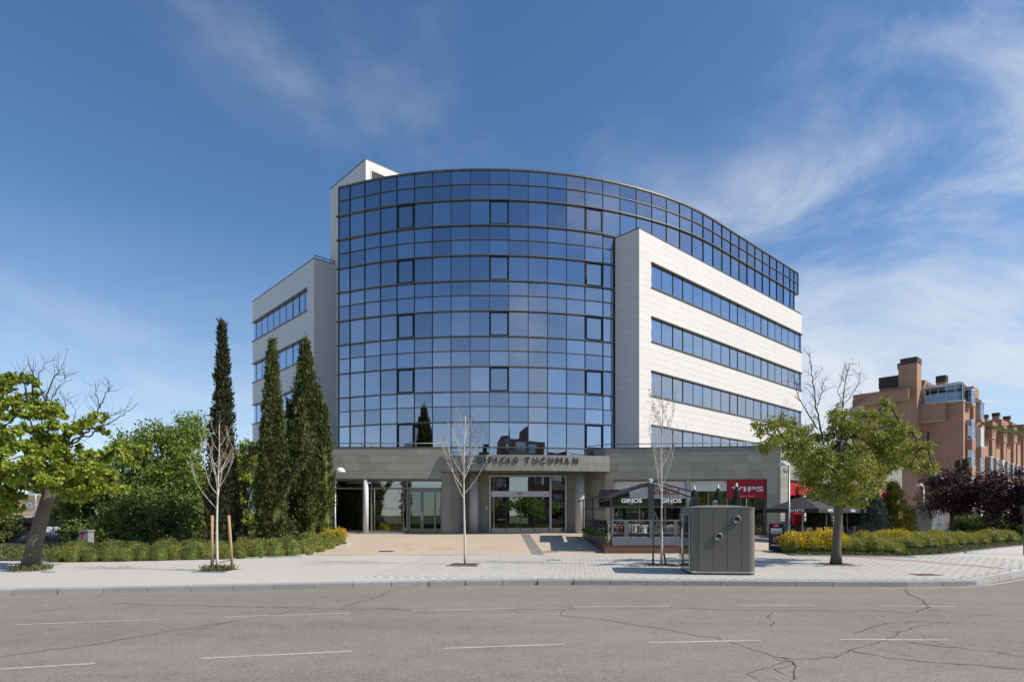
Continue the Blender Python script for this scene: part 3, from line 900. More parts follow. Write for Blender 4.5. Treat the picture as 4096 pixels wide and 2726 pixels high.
w_pr.clad(srecs, 'stoneback', bld, BASE, PT, HPR, CO * 1.02, .84, offs=.0, ztop=PT, backname='podium_wall')
HPK = [(1.25, 13.2, 0, FR), (15.6, 22.6, 0, FR)]
w_pk.clad(srecs, 'stoneback', bld, BASE, PT, HPK, CO * 1.02, 1.25, offs=.0, ztop=PT, backname='podium_wall')
pieces(bld, 'stone_slab', 'stone_slabs', 'stone', srecs)
for w, a, b_ in ((w_pl, 0, w_pl.L), (w_ps, 0, w_ps.L - .03), (w_s2, 0, w_s2.L), (w_pr, 0, w_pr.L), (w_pk, .03, w_pk.L)):
    w.bx('parapet_coping', 'coping', bld, a, b_, PT + .002, PT + .045, -.3, .03)
# opening linings
for w, (a, b_, c, d) in ((w_pl, HPL[0]), (w_pr, HPR[0]), (w_pk, HPK[0]), (w_pk, HPK[1])):
    w.bx('opening_soffit', 'frame', bld, a, b_, d - .05, d - .003, -.9, -.03)
    w.bx('opening_jamb', 'stone', bld, b_ + .003, b_ + .05, .3, d, -.9, -.045)
    w.bx('opening_jamb', 'stone', bld, a - .05, a - .003, .3, d, -.9, -.045)
# terrace deck
mb = MB(); mb.prism([PA + Vector((.15, .3)), PB + Vector((0, .3)), Vector((Q1.x, RB - .4)), Vector((Q2.x, RB - .4)), Q3 + Vector((.1, .3)), KK + Vector((-.1, .3)), KE + D2 * .3, KE + D2 * 12, DB + Vector((0, 5)), PL + D2 * 14 + D1 * .3], 5.05, 5.2)
mb.build('terrace_floor', 'roofing', bld)
mb = MB(); mb.prism([PB + Vector((.05, .2)), Q1 + Vector((0, -.02)), Q2 + Vector((0, -.02)), Q3 + Vector((.0, .2))], 4.55, 4.62); mb.build('porch_soffit', 'concrete', bld)
# podium rails
def rail(w, u0, u1, z=PT + .28, o=-.18):
    r = MB(); r.tube([w.pt(u0, z, o), w.pt(u1, z, o)], .025, 8); ro = r.build('rail', 'frame', bld, True)
    u = u0 + .1
    while u < u1:
        w.bx('rail_post', 'frame', ro, u - .012, u + .012, PT + .05, z - .02, o - .012, o + .012); u += 1.35
rail(w_pl, 2.2, w_pl.L); rail(w_pr, -.0, w_pr.L - .2); rail(w_ps, .3, w_ps.L)
r = MB(); r.tube([w_s2.pt(.2, PT + .28, -.2), w_s2.pt(w_s2.L, PT + .28, -.2)], .025, 8); r.build('rail', 'frame', bld)
box('vent_box', 'darkmetal', bld, (4.95, 38.2, 5.75), (.42, .3, .5))

# canopy over the entrance with raised letters
cA_ = on_line(PL, hd, 1758) + Vector((0, -.02)); cK_ = Vector(((1943 - CX) / F * 35.6, 35.6)); cB_ = Vector((5.83, 36.5))
arc = [cA_.lerp(cK_, k / 7) for k in range(7)]
ctrl = Vector((2.0, 35.62))
NCV = 24
for k in range(NCV - 7 + 1):
    t_ = k / (NCV - 7); arc.append(cK_ * (1 - t_) ** 2 + ctrl * (2 * t_ * (1 - t_)) + cB_ * t_ ** 2)
CB0, CB1 = 4.52, 5.45
arci = inset(arc, .03)
mb = MB(); mb.prism([tuple(p) for p in arci] + [(5.85, 37.6), (4.3, 38.55), (-2.6, 38.55), (-4.2, 37.2)], CB0 + .012, CB1 - .01); canopy = mb.build('canopy', 'stoneback', bld)
for k in range(NCV):
    for zz0 in (CB0, CB0 + .465):
        c, s_, rz = seg(arc[k], arc[k + 1], zz0 + .004, zz0 + .461, -.012, .036, .004); box('canopy_slab', 'stone', canopy, c, s_, rz)
we_ = Wall(arc[-1], (5.92, 37.36))
we_.bx('canopy_slab', 'stone', canopy, .03, we_.L, CB0, CB1 - .006, -.03, 0.008)
mb = MB(); mb.prism([tuple(p) for p in inset(arc, .05)] + [(5.75, 37.0), (-4.1, 37.1)], CB0 - .02, CB0 + .008); mb.build('canopy_soffit', 'coping', canopy)
for ch, xx in zip('EDIFICIOTUCUMAN', (472, 572, 640, 718, 790, 885, 963, 1055, 1213, 1325, 1425, 1530, 1640, 1745, 1860)):
    t = ((1750 + xx / 3.366) - CX) / F
    k = next(i for i in range(NCV) if arc[i + 1].x - t * arc[i + 1].y > 0)
    fa, fb = arc[k].x - t * arc[k].y, arc[k + 1].x - t * arc[k + 1].y
    d = (arc[k + 1] - arc[k]).normalized(); q = arc[k].lerp(arc[k + 1], fa / (fa - fb)) + Vector((d.y, -d.x)) * .022
    text('letter', ch, 'whitetext' if ch == 'E' else 'bronze', canopy, (q.x, q.y, 5.13), .36, math.atan2(d.y, d.x), depth=.035, w=.075 if ch == 'I' else (.36 if ch == 'M' else .27))  # the E is coloured white for the light its face catches

# entrance doors
z0d = g(0, RB) + .01
def X(px, Y=RB - .06): return (px - CX) / F * Y
ed = thing_door = box('entrance_frame', 'silver', bld, (X(2111), RB - .05, 4.40), (X(2266) - X(1957), .14, .10))
for px in (1960, 2202, 2263): box('frame_post', 'silver', ed, (X(px), RB - .05, (4.35 + z0d) / 2), (.10 if px != 2202 else .13, .14, 4.35 - z0d))
zt = z0d + 2.24
box('door_header', 'silver', ed, ((X(1966) + X(2196)) / 2, RB - .07, zt + .2), (X(2196) - X(1966), .2, .36))
box('door_sensor', 'black', ed, (X(2080), RB - .2, zt + .22), (.22, .06, .06))
box('threshold', 'silver', ed, ((X(1966) + X(2258)) / 2, RB - .05, z0d + .03), (X(2258) - X(1966), .12, .06))
box('transom_pane', 'gshop', ed, ((X(1966) + X(2196)) / 2, RB - .03, (zt + .38 + 4.35) / 2), (X(2196) - X(1966), .02, 4.35 - zt - .38))
box('side_pane', 'gshop', ed, ((X(2208) + X(2258)) / 2, RB - .03, (z0d + .06 + 4.35) / 2), (X(2258) - X(2208) - .02, .02, 4.35 - z0d - .06))
xs_ = [X(1966), X(2024), X(2081), X(2137), X(2196)]
for a, b_, o in zip(xs_[:-1], xs_[1:], (0, -.05, -.05, 0)):
    dp = box('sliding_door', 'gshop', ed, ((a + b_) / 2, RB - .04 + o, (z0d + .06 + zt) / 2), (b_ - a - .02, .015, zt - z0d - .06))
    box('door_stile', 'black', dp, (b_ - .015, RB - .06 + o, (z0d + .06 + zt) / 2), (.018, .03, zt - z0d - .07))
    box('door_stile', 'frame', dp, (a + .015, RB - .06 + o, (z0d + .06 + zt) / 2), (.016, .03, zt - z0d - .07))
    box('door_rail', 'silver', dp, ((a + b_) / 2, RB - .06 + o, z0d + .09), (b_ - a - .04, .03, .05))
box('lobby_wall', 'interior', bld, (.8, RB + 6, 2.5), (9, .1, 4.5)); box('lobby_floor', 'interiorl', bld, (.8, RB + 3, z0d - .01), (9, 6, .02))
ic = box('intercom', 'steel', bld, (X(1946, RB), RB - .03, z0d + 1.55), (.10, .05, .34)); box('intercom_button', 'black', ic, (X(1946, RB), RB - .06, z0d + 1.42), (.05, .012, .08)); box('intercom_screen', 'whitetext', ic, (X(1946, RB), RB - .06, z0d + 1.64), (.06, .012, .06))
for px, Y in ((1895, 37.75), (2319, 37.75)):
    x = X(px, Y); m_ = MB().lathe([(.29, g(x, Y) - .1), (.29, 4.56)], 32, (x, Y, 0)); m_.build('porch_column', 'concrete', bld, True)

# glazing of the office to the west of the entrance
def ul(px): return (on_line(w_pl.p0, w_pl.a, px) - PA).length
zt2 = 3.55
zg = g(-8, 36.6)
gz = w_pl
og = -.42
for px in (1140, 1300, 1448, 1480, 1625):
    u = ul(px); gz.bx('glazing_post', 'frame', bld, u - .045, u + .045, zg, FB - .05, og - .05, og + .06)
gz.bx('glazing_rail', 'frame', bld, .7, uo, zt2 - .05, zt2 + .05, og - .045, og + .055)
gz.bx('glazing_rail', 'frame', bld, .7, uo, FB - .13, FB - .055, og - .045, og + .055)
gz.bx('glazing_rail', 'frame', bld, .7, ul(1625), zg + .12, zg + .22, og - .045, og + .055)
for a, b_ in ((1100, 1140), (1140, 1300), (1300, 1448), (1480, 1625), (1625, 1766)):
    u0, u1 = max(ul(a), .72), ul(b_)
    gz.bx('shop_pane', 'gshop', bld, u0 + .05, u1 - .05, zt2 + .05, FB - .14, og - .02, og)
    if a != 1625: gz.bx('shop_pane', 'gshop', bld, u0 + .05, u1 - .05, zg + .22, zt2 - .05, og - .02, og)
text('window_lettering', 'SIMALGA', 'greytext', bld, gz.pt(ul(1568), zg + 1.55, og + .02), .13, gz.a, w=1.15, depth=.004)
mb = MB(); q = gz.pt(ul(1461), 0, -.18); mb.lathe([(.155, zg - .1), (.155, FB - .04)], 24, (q.x, q.y, 0)); mb.build('front_column', 'colwhite', bld, True)
gz.bx('front_step', 'kerb', bld, ul(1440), ul(1622), zg - .1, zg + .10, -.38, .12)
gz.bx('plinth', 'stone', bld, .75, ul(1440) - .03, zg - .3, zg + .12, -.36, -.2)
# glazed double door of that office
ud0, ud1 = ul(1632), ul(1764)
zz1 = zt2 - .05
fr = gz.bx('door_frame', 'frame', bld, ud0, ud1, zz1 - .14, zz1, og - .04, og + .07)
for px in (1634, 1683, 1687, 1737, 1763):
    u = ul(px); gz.bx('door_post', 'frame', fr, u - .05, u + .05, zg, zz1 - .14, og - .04, og + .065)
for a, b_ in ((1637, 1682), (1690, 1734), (1741, 1761)):
    dl = gz.bx('door_leaf', 'gdoor', fr, ul(a), ul(b_), zg + .12, zz1 - .15, og, og + .02)
    gz.bx('door_rail', 'frame', dl, ul(a), ul(b_), zg + .01, zg + .11, og - .02, og + .05)
for px in (1682, 1688): gz.bx('door_handle', 'steel', fr, ul(px) - .02, ul(px) + .02, zg + .85, zg + 1.35, og + .08, og + .12)
for k in range(8):
    u = ud0 + .2 + k * .23; gz.bx('interior_blind', 'interiorl', bld, u, u + .17, zg + .1, zz1 - .2, og - .8, og - .78)
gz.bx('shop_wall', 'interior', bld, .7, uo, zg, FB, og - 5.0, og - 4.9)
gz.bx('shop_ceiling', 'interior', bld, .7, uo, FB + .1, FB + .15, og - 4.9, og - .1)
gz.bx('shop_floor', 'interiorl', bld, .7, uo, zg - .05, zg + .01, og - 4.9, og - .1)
for a, b_ in ((.6, 4.5), (4.5, 8.9), (8.9, 13.2)):
    w_ps.bx('shop_pane', 'gdoor', bld, a + .04, b_ - .04, 1.36, FB - .05, -.24, -.22); w_ps.bx('glazing_post', 'concrete', bld, b_ - .16, b_ + .16, 1.36, FB - .02, -.2, .02)
w_ps.bx('shop_wall', 'interior', bld, .3, 13.5, .6, FB, -4.1, -4.0)

# restaurants to the east: shopfront in the shaded wall and in the sunlit side
def ur(px): return upr(px, w_pr)
zr = g(10, 36.4); og = -.42
for px in (2456, 2560, 2664, 2748, 2763, 2838, 2914, 3064):
    w_pr.bx('glazing_post', 'frame', bld, ur(px) - .04, ur(px) + .04, zr - .1, FR - .05, og - .05, og + .05)
for a, b_ in ((2458, 2560), (2560, 2664), (2664, 2748), (2764, 2838), (2838, 2914), (2914, 2964), (2966, 3014), (3016, 3062)):
    w_pr.bx('shop_pane', 'gshop', bld, ur(a) + .05, ur(b_) - .05, zr, FR - .06, og - .02, og)
w_pr.bx('front_column', 'concrete', bld, ur(2747), ur(2764), zr - .2, FR - .01, -.4, -.08)
for px in (2966, 3014): w_pr.bx('door_post', 'darkmetal', bld, ur(px) - .05, ur(px) + .05, zr, 2.75, og, og + .06)
w_pr.bx('shop_wall', 'interior', bld, ur(2453), ur(3068), zr, FR, -5.6, -5.5)
w_pr.bx('shop_ceiling', 'interior', bld, ur(2453), ur(3068), FR + .1, FR + .15, -5.5, -.5)
w_pr.bx('shop_floor', 'interior', bld, ur(2453), ur(3068), zr - .02, zr + .005, -5.5, -.5)
w_pr.bx('threshold', 'kerb', bld, ur(2990), ur(3068), zr - .2, zr + .03, -.4, .05)
og = -.35
for (a, b_, c, d) in HPK:
    n = int((b_ - a) / 2.2)
    for k in range(n + 1):
        u = a + (b_ - a) * k / n
        w_pk.bx('glazing_post', 'frame', bld, max(a, u - .045), min(b_, u + .045), .3, FR - .05, og - .05, og + .05)
        if k < n:
            w_pk.bx('shop_pane', 'gdoor', bld, u + .05, u + (b_ - a) / n - .05, .9, FR - .06, og - .02, og)
            w_pk.bx('plinth', 'stone', bld, u + .05, u + (b_ - a) / n - .05, .2, .88, og - .06, og + .1)
    for k in (1, 3): 
        if k < n: w_pk.bx('front_column', 'colwhite', bld, a + (b_ - a) * k / n - .13, a + (b_ - a) * k / n + .13, .3, FR - .02, -.26, -.03)
    w_pk.bx('shop_wall', 'interior', bld, a, b_, .5, FR, -5.6, -5.5)

# ------------------------------------------------------------------ signs
def sign(label, m, w, u0, u1, z0, z1, o0, o1, cat='sign', name='shop_sign'):
    t = thing(name, label, cat, w.pt((u0 + u1) / 2, z0, o1))
    w.bx('panel', m, t, u0, u1, z0, z1, o0, o1)
    return t
zp = lambda py, Y=36.7: CH + (HY - py) / F * Y
t = sign('white ribbed sign panel with GINOS in orange letters over the terrace pavilion', 'blind', w_pr, ur(2454), ur(2746), zp(1992), zp(1921), -.36, -.30)
for k in range(30):
    u = ur(2454) + .07 + k * (ur(2746) - ur(2454) - .14) / 29; w_pr.bx('rib', 'blind', t, u - .02, u + .02, zp(1992) + .01, zp(1921) - .01, -.30, -.293)
text('lettering', 'RISTORANTE', 'blacktext', t, w_pr.pt(ur(2652), zp(1946), -.288), .12, w_pr.a, w=1.45, depth=.01, bold=.015)
text('lettering', 'GINOS', 'orange', t, w_pr.pt(ur(2660), zp(1965), -.288), .34, w_pr.a, w=1.9, depth=.012, bold=.03)
text('lettering', 'ristorante', 'greytext', t, w_pr.pt(ur(2665), zp(1981), -.288), .09, w_pr.a, w=.5, depth=.01)
t = sign('plain white ribbed sign panel between the concrete post and the red sign', 'blind', w_pr, ur(2765), ur(2912), zp(1962), zp(1921), -.36, -.30)
for k in range(16):
    u = ur(2765) + .07 + k * (ur(2912) - ur(2765) - .14) / 15; w_pr.bx('rib', 'blind', t, u - .02, u + .02, zp(1962) + .01, zp(1921) - .01, -.30, -.293)
t = sign('large red sign reading VIPS over the restaurant door in the shaded wall', 'red', w_pr, ur(2916), ur(3066), zp(1993), zp(1918), -.30, -.12)
text('lettering', 'VIPS', 'whitetext', t, w_pr.pt(ur(2992), zp(1955), -.118), .29, w_pr.a, w=1.85, depth=.02, bold=.02)
text('lettering', 'Restaurante  Cafeteria', 'whitetext', t, w_pr.pt(ur(2990), zp(1983), -.118), .06, w_pr.a, w=.82, depth=.01)
def uk(px): return upr(px, w_pk)
t = sign('red sign panel with a brighter red box over the sunlit shop glazing', 'red', w_pk, 1.3, 5.0, 3.15, FR - .08, -.3, -.16); w_pk.bx('sign_box', 'redbright', t, 2.6, 4.6, 3.22, 3.72, -.16, .02)
t = sign('tall red banner sign reading VIPS behind the lamp post', 'redbright', w_pk, uk(3148), uk(3186), 1.3, 2.9, .25, .4)
text('lettering', 'VIPS', 'whitetext', t, w_pk.pt((uk(3148) + uk(3186)) / 2, 2.33, .402), .24, w_pk.a, w=1.15, depth=.012, bold=.02)
w_pk.bx('post', 'steel', t, uk(3178), uk(3182), .7, 1.3, .3, .36)
t = sign('small red sign panel above the broad golden thuja', 'red', w_pk, 17.5, 22.5, 3.1, FR - .08, -.3, -.16); w_pk.bx('sign_box', 'redbright', t, 20.6, 22.2, 3.2, 3.7, -.16, .02)
text('lettering', 'VIPS', 'whitetext', t, w_pk.pt(21.7, 3.45, .024), .16, w_pk.a, w=.6, depth=.012)
sp = sign('small dark blue street name plate with white lettering on the sunlit stone wall', 'signblue', w_pk, .42, .92, zp(1886, 36.4), zp(1872, 36.4), .001, .03, 'sign', 'street_name_plate')
text('lettering', 'I', 'whitetext', sp, w_pk.pt(.49, zp(1878, 36.4), .032), .13, w_pk.a, w=.04, depth=.006)
text('lettering', 'TUCUMAN', 'whitetext', sp, w_pk.pt(.72, zp(1876, 36.4), .032), .06, w_pk.a, w=.32, depth=.006)
text('lettering', 'CALLE', 'whitetext', sp, w_pk.pt(.74, zp(1881.5, 36.4), .032), .05, w_pk.a, w=.2, depth=.006)
# ------------------------------------------------------------------ terrace pavilion
DZ = .62
pv_x0, pv_x1, pv_y0, pv_y1 = 4.0, 9.6, 26.45, 35.6
dk = thing('terrace_deck', 'brown boarded terrace deck under the glass pavilion', 'deck', (6.8, 31, .4))
mb = MB(); mb.prism([(pv_x0 + .03, pv_y0 + .03), (pv_x1 - .03, pv_y0 + .03), (pv_x1 - .03, pv_y1), (pv_x0 + .03, pv_y1)], .1, DZ - .025); mb.build('deck_base', 'deck', dk)
for k in range(2): box('deck_fascia', 'deck', dk, ((pv_x0 + pv_x1) / 2, pv_y0 + .015, .2 + .2 * k + .05), (pv_x1 - pv_x0, .028, .195))
for k in range(2): box('deck_fascia', 'deck', dk, (pv_x0 + .015, (pv_y0 + pv_y1) / 2 + .03, .2 + .2 * k + .05), (.028, pv_y1 - pv_y0 - .06, .195))
for k in range(int((pv_x1 - pv_x0) / .145)):
    box('deck_board', 'deck', dk, (pv_x0 + .08 + k * .145, (pv_y0 + pv_y1) / 2, DZ - .012), (.139, pv_y1 - pv_y0, .024))
pv = thing('terrace_pavilion', 'dark framed glass terrace pavilion with gabled roof and GINOS lettering', 'pavilion', (6.2, 27, DZ))
Yf = 26.95
EV, RG = 2.69, 3.29
xl, xr, xm = 4.38, 7.95, 6.14
for x in (xl, xm, xr): box('front_post', 'darkmetal', pv, (x, Yf, (DZ + (RG if x == xm else EV)) / 2), (.07 if x != xm else .24, .08, (RG if x == xm else EV) - DZ))
box('cross_beam', 'darkmetal', pv, ((xl + xm) / 2 - .02, Yf, 2.29), (xm - xl - .29, .07, .07)); box('cross_beam', 'darkmetal', pv, ((xm + xr) / 2 + .02, Yf, 2.29), (xr - xm - .29, .07, .07))
def gable(name, y, xa, za, xb, zb, d=.09, h=.07):
    L_ = math.hypot(xb - xa, zb - za); box(name, 'darkmetal', pv, ((xa + xb) / 2, y, (za + zb) / 2), (L_, d, h), 0, 0, -math.atan2(zb - za, xb - xa))
gable('rafter', Yf, xl - .25, EV - .06, xm, RG + .02); gable('rafter', Yf, xm, RG + .02, xr + .15, EV - .04)
# clear gable panes with lettering
def tri(name, pts, y, m, parent):
    b = MB(); b.add([(x, y, z) for x, z in pts] + [(x, y + .012, z) for x, z in pts], [(0, 1, 2, 3), (7, 6, 5, 4), (0, 4, 5, 1), (1, 5, 6, 2), (2, 6, 7, 3), (3, 7, 4, 0)]); return b.build(name, m, parent)
for (xa, za, xb, zb), tx in (((xl + .05, EV - .08, xm - .13, RG - .09), 5.28), ((xm + .13, RG - .09, xr - .05, EV - .08), 7.02)):
    gp = tri('gable_pane', [(xa, 2.33), (xb, 2.33), (xb, zb), (xa, za)], Yf, 'gclear', pv)
    text('lettering', 'GINOS', 'whitetext', gp, (tx, Yf - .012, 2.57), .19, 0, w=.92, depth=.006, bold=.03)
    text('lettering', 'RISTORANTE', 'whitetext', gp, (tx, Yf - .012, 2.44), .04, 0, w=.22, depth=.006)
# roofs: front gable and the wider rear awning, with folded canvas
def roof_slab(name, x0, z0, x1, z1, ya, yb, m, th=.04):
    b = MB(); b.add([(x0, ya, z0), (x1, ya, z1), (x1, yb, z1), (x0, yb, z0), (x0, ya, z0 + th), (x1, ya, z1 + th), (x1, yb, z1 + th), (x0, yb, z0 + th)], [(3, 2, 1, 0), (4, 5, 6, 7), (0, 1, 5, 4), (1, 2, 6, 5), (2, 3, 7, 6), (3, 0, 4, 7)]); return b.build(name, m, pv)
roof_slab('roof_canvas', xl + .02, EV + .03, xm - .1, RG + .04, Yf + .06, 31.0, 'canvas')
box('back_curtain', 'canvas', pv, (5.2, 31.02, 2.78), (1.55, .03, .9))
for k in range(5):
    b_ = 28.3 + k * .12; roof_slab('canvas_fold', xl + .3 + .1 * k, EV + .12, xm - .1, RG + .06 + .03 * (k % 2), b_, b_ + .07, 'canvas')
roof_slab('roof_canvas', 3.85, 2.72, 5.6, 3.18, 31.2, 35.3, 'canvas')
gable('rafter', 31.15, 3.8, 2.71, 7.3, 3.63); gable('rafter', 31.15, 7.3, 3.63, 9.5, 3.05)
gable('rafter', 35.35, 3.8, 2.71, 7.3, 3.63)
for y in (31.15, 35.3): box('side_post', 'darkmetal', pv, (4.12, y, (DZ + 2.76) / 2), (.07, .07, 2.76 - DZ))
box('ridge_beam', 'darkmetal', pv, (xm, (Yf + 31) / 2, RG - .02), (.08, 4.0, .1)); box('eave_beam', 'darkmetal', pv, (xl, (Yf + 31.1) / 2, EV - .05), (.06, 4.1, .08))
box('side_rail', 'darkmetal', pv, (4.15, 31.1, 2.23), (.05, 8.2, .05))
mb = MB(); mb.tube([(xm, Yf, RG + .05), (xm, Yf, RG + .14)], .045, 10); mb.lathe([(.02, RG + .14), (.05, RG + .17), (.03, RG + .22)], 12, (xm, Yf, 0)); mb.box((xm + .05, Yf, RG + .2), (.12, .04, .05), 0, 0, R(20)); mb.box((xm - .05, Yf, RG + .22), (.1, .04, .05), 0, 0, R(-30)); mb.build('ridge_finial', 'chairwhite', pv)
# front wind screens on metal planters
ps = [4.36, 5.02, 6.12, 7.18, 8.25, 9.45]
for a, b_ in zip(ps[:-1], ps[1:]):
    sc = box('screen_frame', 'bluegrey', pv, ((a + b_) / 2, Yf - .16, 1.70), (b_ - a - .01, .06, .06))
    for x in (a + .04, b_ - .05): box('screen_post', 'bluegrey', sc, (x, Yf - .16, 1.32), (.075, .06, .70))
    box('screen_glass', 'gclear', sc, ((a + b_) / 2, Yf - .16, 1.40), (b_ - a - .17, .012, .54))
    box('screen_rail', 'bluegrey', sc, ((a + b_) / 2, Yf - .16, 1.13), (b_ - a - .17, .05, .03)); box('screen_panel', 'darkmetal', sc, ((a + b_) / 2, Yf - .15, 1.05), (b_ - a - .17, .03, .15))
for a, b_ in ((4.36, 5.04), (5.05, 7.1), (7.11, 9.45)):
    pl = thing('planter_box', 'short blue grey metal planter box at the corner of the terrace front' if b_ < 5.1 else ('long blue grey metal planter box in the middle of the terrace front' if b_ < 7.2 else 'blue grey metal planter box of the terrace front behind the kiosk'), 'planter', ((a + b_) / 2, Yf - .32, DZ))
    mb = MB(); mb.box(((a + b_) / 2, Yf - .42, DZ + .17), (b_ - a, .03, .34)); mb.box(((a + b_) / 2, Yf - .22, DZ + .17), (b_ - a, .03, .34)); mb.box((a + .015, Yf - .32, DZ + .17), (.03, .17, .34)); mb.box((b_ - .015, Yf - .32, DZ + .17), (.03, .17, .34)); mb.build('box_side', 'bluegrey', pl)
    box('soil', 'soil', pl, ((a + b_) / 2, Yf - .32, DZ + .14), (b_ - a - .07, .165, .26))
for k in range(6):
    y0 = 27.2 + k * 1.3
    sc = box('side_screen_frame', 'darkmetal', pv, (4.22, y0 + .62, 1.70), (.05, 1.24, .05))
    for y in (y0 + .03, y0 + 1.21): box('screen_post', 'darkmetal', sc, (4.22, y, 1.3), (.05, .05, .74))
    box('screen_glass', 'gclear', sc, (4.22, y0 + .62, 1.34), (.012, 1.12, .66))
    text('lettering', 'G', 'greytext', sc, (4.2, y0 + .62, 1.45), .16, R(-90), w=.12, depth=.004)
    pl = thing('planter_box', 'dark metal planter box with low plants along the terrace flank', 'planter', (4.12, y0 + .6, DZ), 'planters along the terrace flank')
    box('box_side', 'darkmetal', pl, (4.12, y0 + .62, DZ + .17), (.16, 1.24, .34)); pp = rng.normal(size=(260, 3)) * np.array([.05, .34, .05]) + np.array([4.12, y0 + .62, DZ + .40]); link('plants', leaf_mesh('plants', 'ldeep', pp, rng.normal(size=(260, 3)) + np.array([0, 0, .8]), .12), pl)

# ------------------------------------------------------------------ chairs, tables
def make_chair(m, name, label, group):
    t = thing(name, label, 'chair', (0, 0, 0), group)
    MB().prism(rounded(-.2, -.2, .2, .2, .05, 3), .44, .46).build('seat', m, t)
    MB().tube([(-.2, .19, .45), (-.21, .23, .72), (-.17, .245, .82), (.17, .245, .82), (.21, .23, .72), (.2, .19, .45)], .014, 6).build('back_frame', m, t, True)
    box('back_panel', m, t, (0, .225, .63), (.13, .012, .36), 0, R(-8))
    for sx in (-1, 1):
        MB().tube([(sx * .17, -.17, .45), (sx * .21, -.22, 0)], [.018, .012], 6).build('leg', m, t); MB().tube([(sx * .17, .17, .45), (sx * .22, .25, 0)], [.018, .012], 6).build('leg', m, t)
    return t
cw = make_chair('chairwhite', 'cafe_chair', 'white metal cafe chair on the terrace deck inside the pavilion', 'white chairs in the pavilion')
cr_ = make_chair('chairred', 'cafe_chair', 'dark red metal cafe chair on the terrace deck inside the pavilion', 'red chairs in the pavilion')
cg = make_chair('chairgrey', 'cafe_chair', 'grey metal cafe chair beside a black parasol behind the hedge', 'grey chairs by the parasols')
def put(o, first, x, y, z, a):
    c = o if first else copy_tree(o)
    c.location = (x, y, z); c.rotation_euler = (0, 0, R(a)); return c
tb = thing('cafe_table', 'square wooden cafe table on the terrace deck inside the pavilion', 'table', (0, 0, 0), 'tables in the pavilion')
MB().prism(rounded(-.35, -.35, .35, .35, .03, 2), .72, .75).build('table_top', 'tabletop', tb); MB().tube([(0, 0, .03), (0, 0, .72)], .03, 8).build('stem', 'darkmetal', tb); MB().lathe([(.25, 0), (.25, .02), (.04, .04)], 20).build('base', 'darkmetal', tb)
n = nr = 0
for i, x in enumerate((5.0, 6.3, 7.5, 8.7)):
    for j, y in enumerate((28.0, 29.9, 32.0)):
        put(tb, i == j == 0, x, y, DZ, 0)
        red = (i + j) % 2 == (0 if i == 0 else 1) and i != 1
        for (dx, dy, a) in ((0, -.55, 180), (0, .55, 0), (.6, 0, -90)):
            if (i * 7 + j * 3 + int(a)) % 5 == 4: continue
            isr = red if a != 180 else (red and i == 0)
            put(cr_ if isr else cw, (nr if isr else n) == 0, x + dx + random.uniform(-.06, .06), y + dy + random.uniform(-.05, .05), DZ, a + random.uniform(-14, 14))
            if isr: nr += 1
            else: n += 1

# ------------------------------------------------------------------ parasols
for px, py, Y, lab in ((2777, 1943, 30.2, 'closed black parasol beside the pavilion eave'), (2872, 1938, 30.0, 'closed black parasol standing above the middle of the kiosk roof'), (2946, 1931, 30.0, 'closed black parasol standing before the large red sign')):
    top = P(px, py, Y); z0 = g(top.x, Y)
    t = thing('closed_parasol', lab, 'parasol', (top.x, Y, z0))
    MB().tube([(top.x, Y, z0), (top.x, Y, top.z - .15)], .03, 10).build('pole', 'lampgrey', t, True)
    nfo = 32; prof = [(top.z - .17, .045), (top.z - .5, .12), (top.z - 1.1, .21), (top.z - 1.7, .27), (top.z - 1.95, .25)]
    vs = [(top.x + r * (1 + .22 * (k % 2)) * math.cos(2 * math.pi * k / nfo), Y + r * (1 + .22 * (k % 2)) * math.sin(2 * math.pi * k / nfo), z) for z, r in prof for k in range(nfo)]
    MB().add(vs, [(i * nfo + k, i * nfo + (k + 1) % nfo, (i + 1) * nfo + (k + 1) % nfo, (i + 1) * nfo + k) for i in range(len(prof) - 1) for k in range(nfo)]).build('folded_canopy', 'canvas', t)
    MB().lathe([(.075, top.z - .19), (.075, top.z - .12), (.04, top.z - .08), (.045, top.z), (.02, top.z + .02)], 16, (top.x, Y, 0)).build('finial', 'lampwhite', t, True)
    MB().lathe([(.3, z0), (.3, z0 + .06), (.05, z0 + .1)], 20, (top.x, Y, 0)).build('base', 'darkmetal', t)
Lp = 2.75
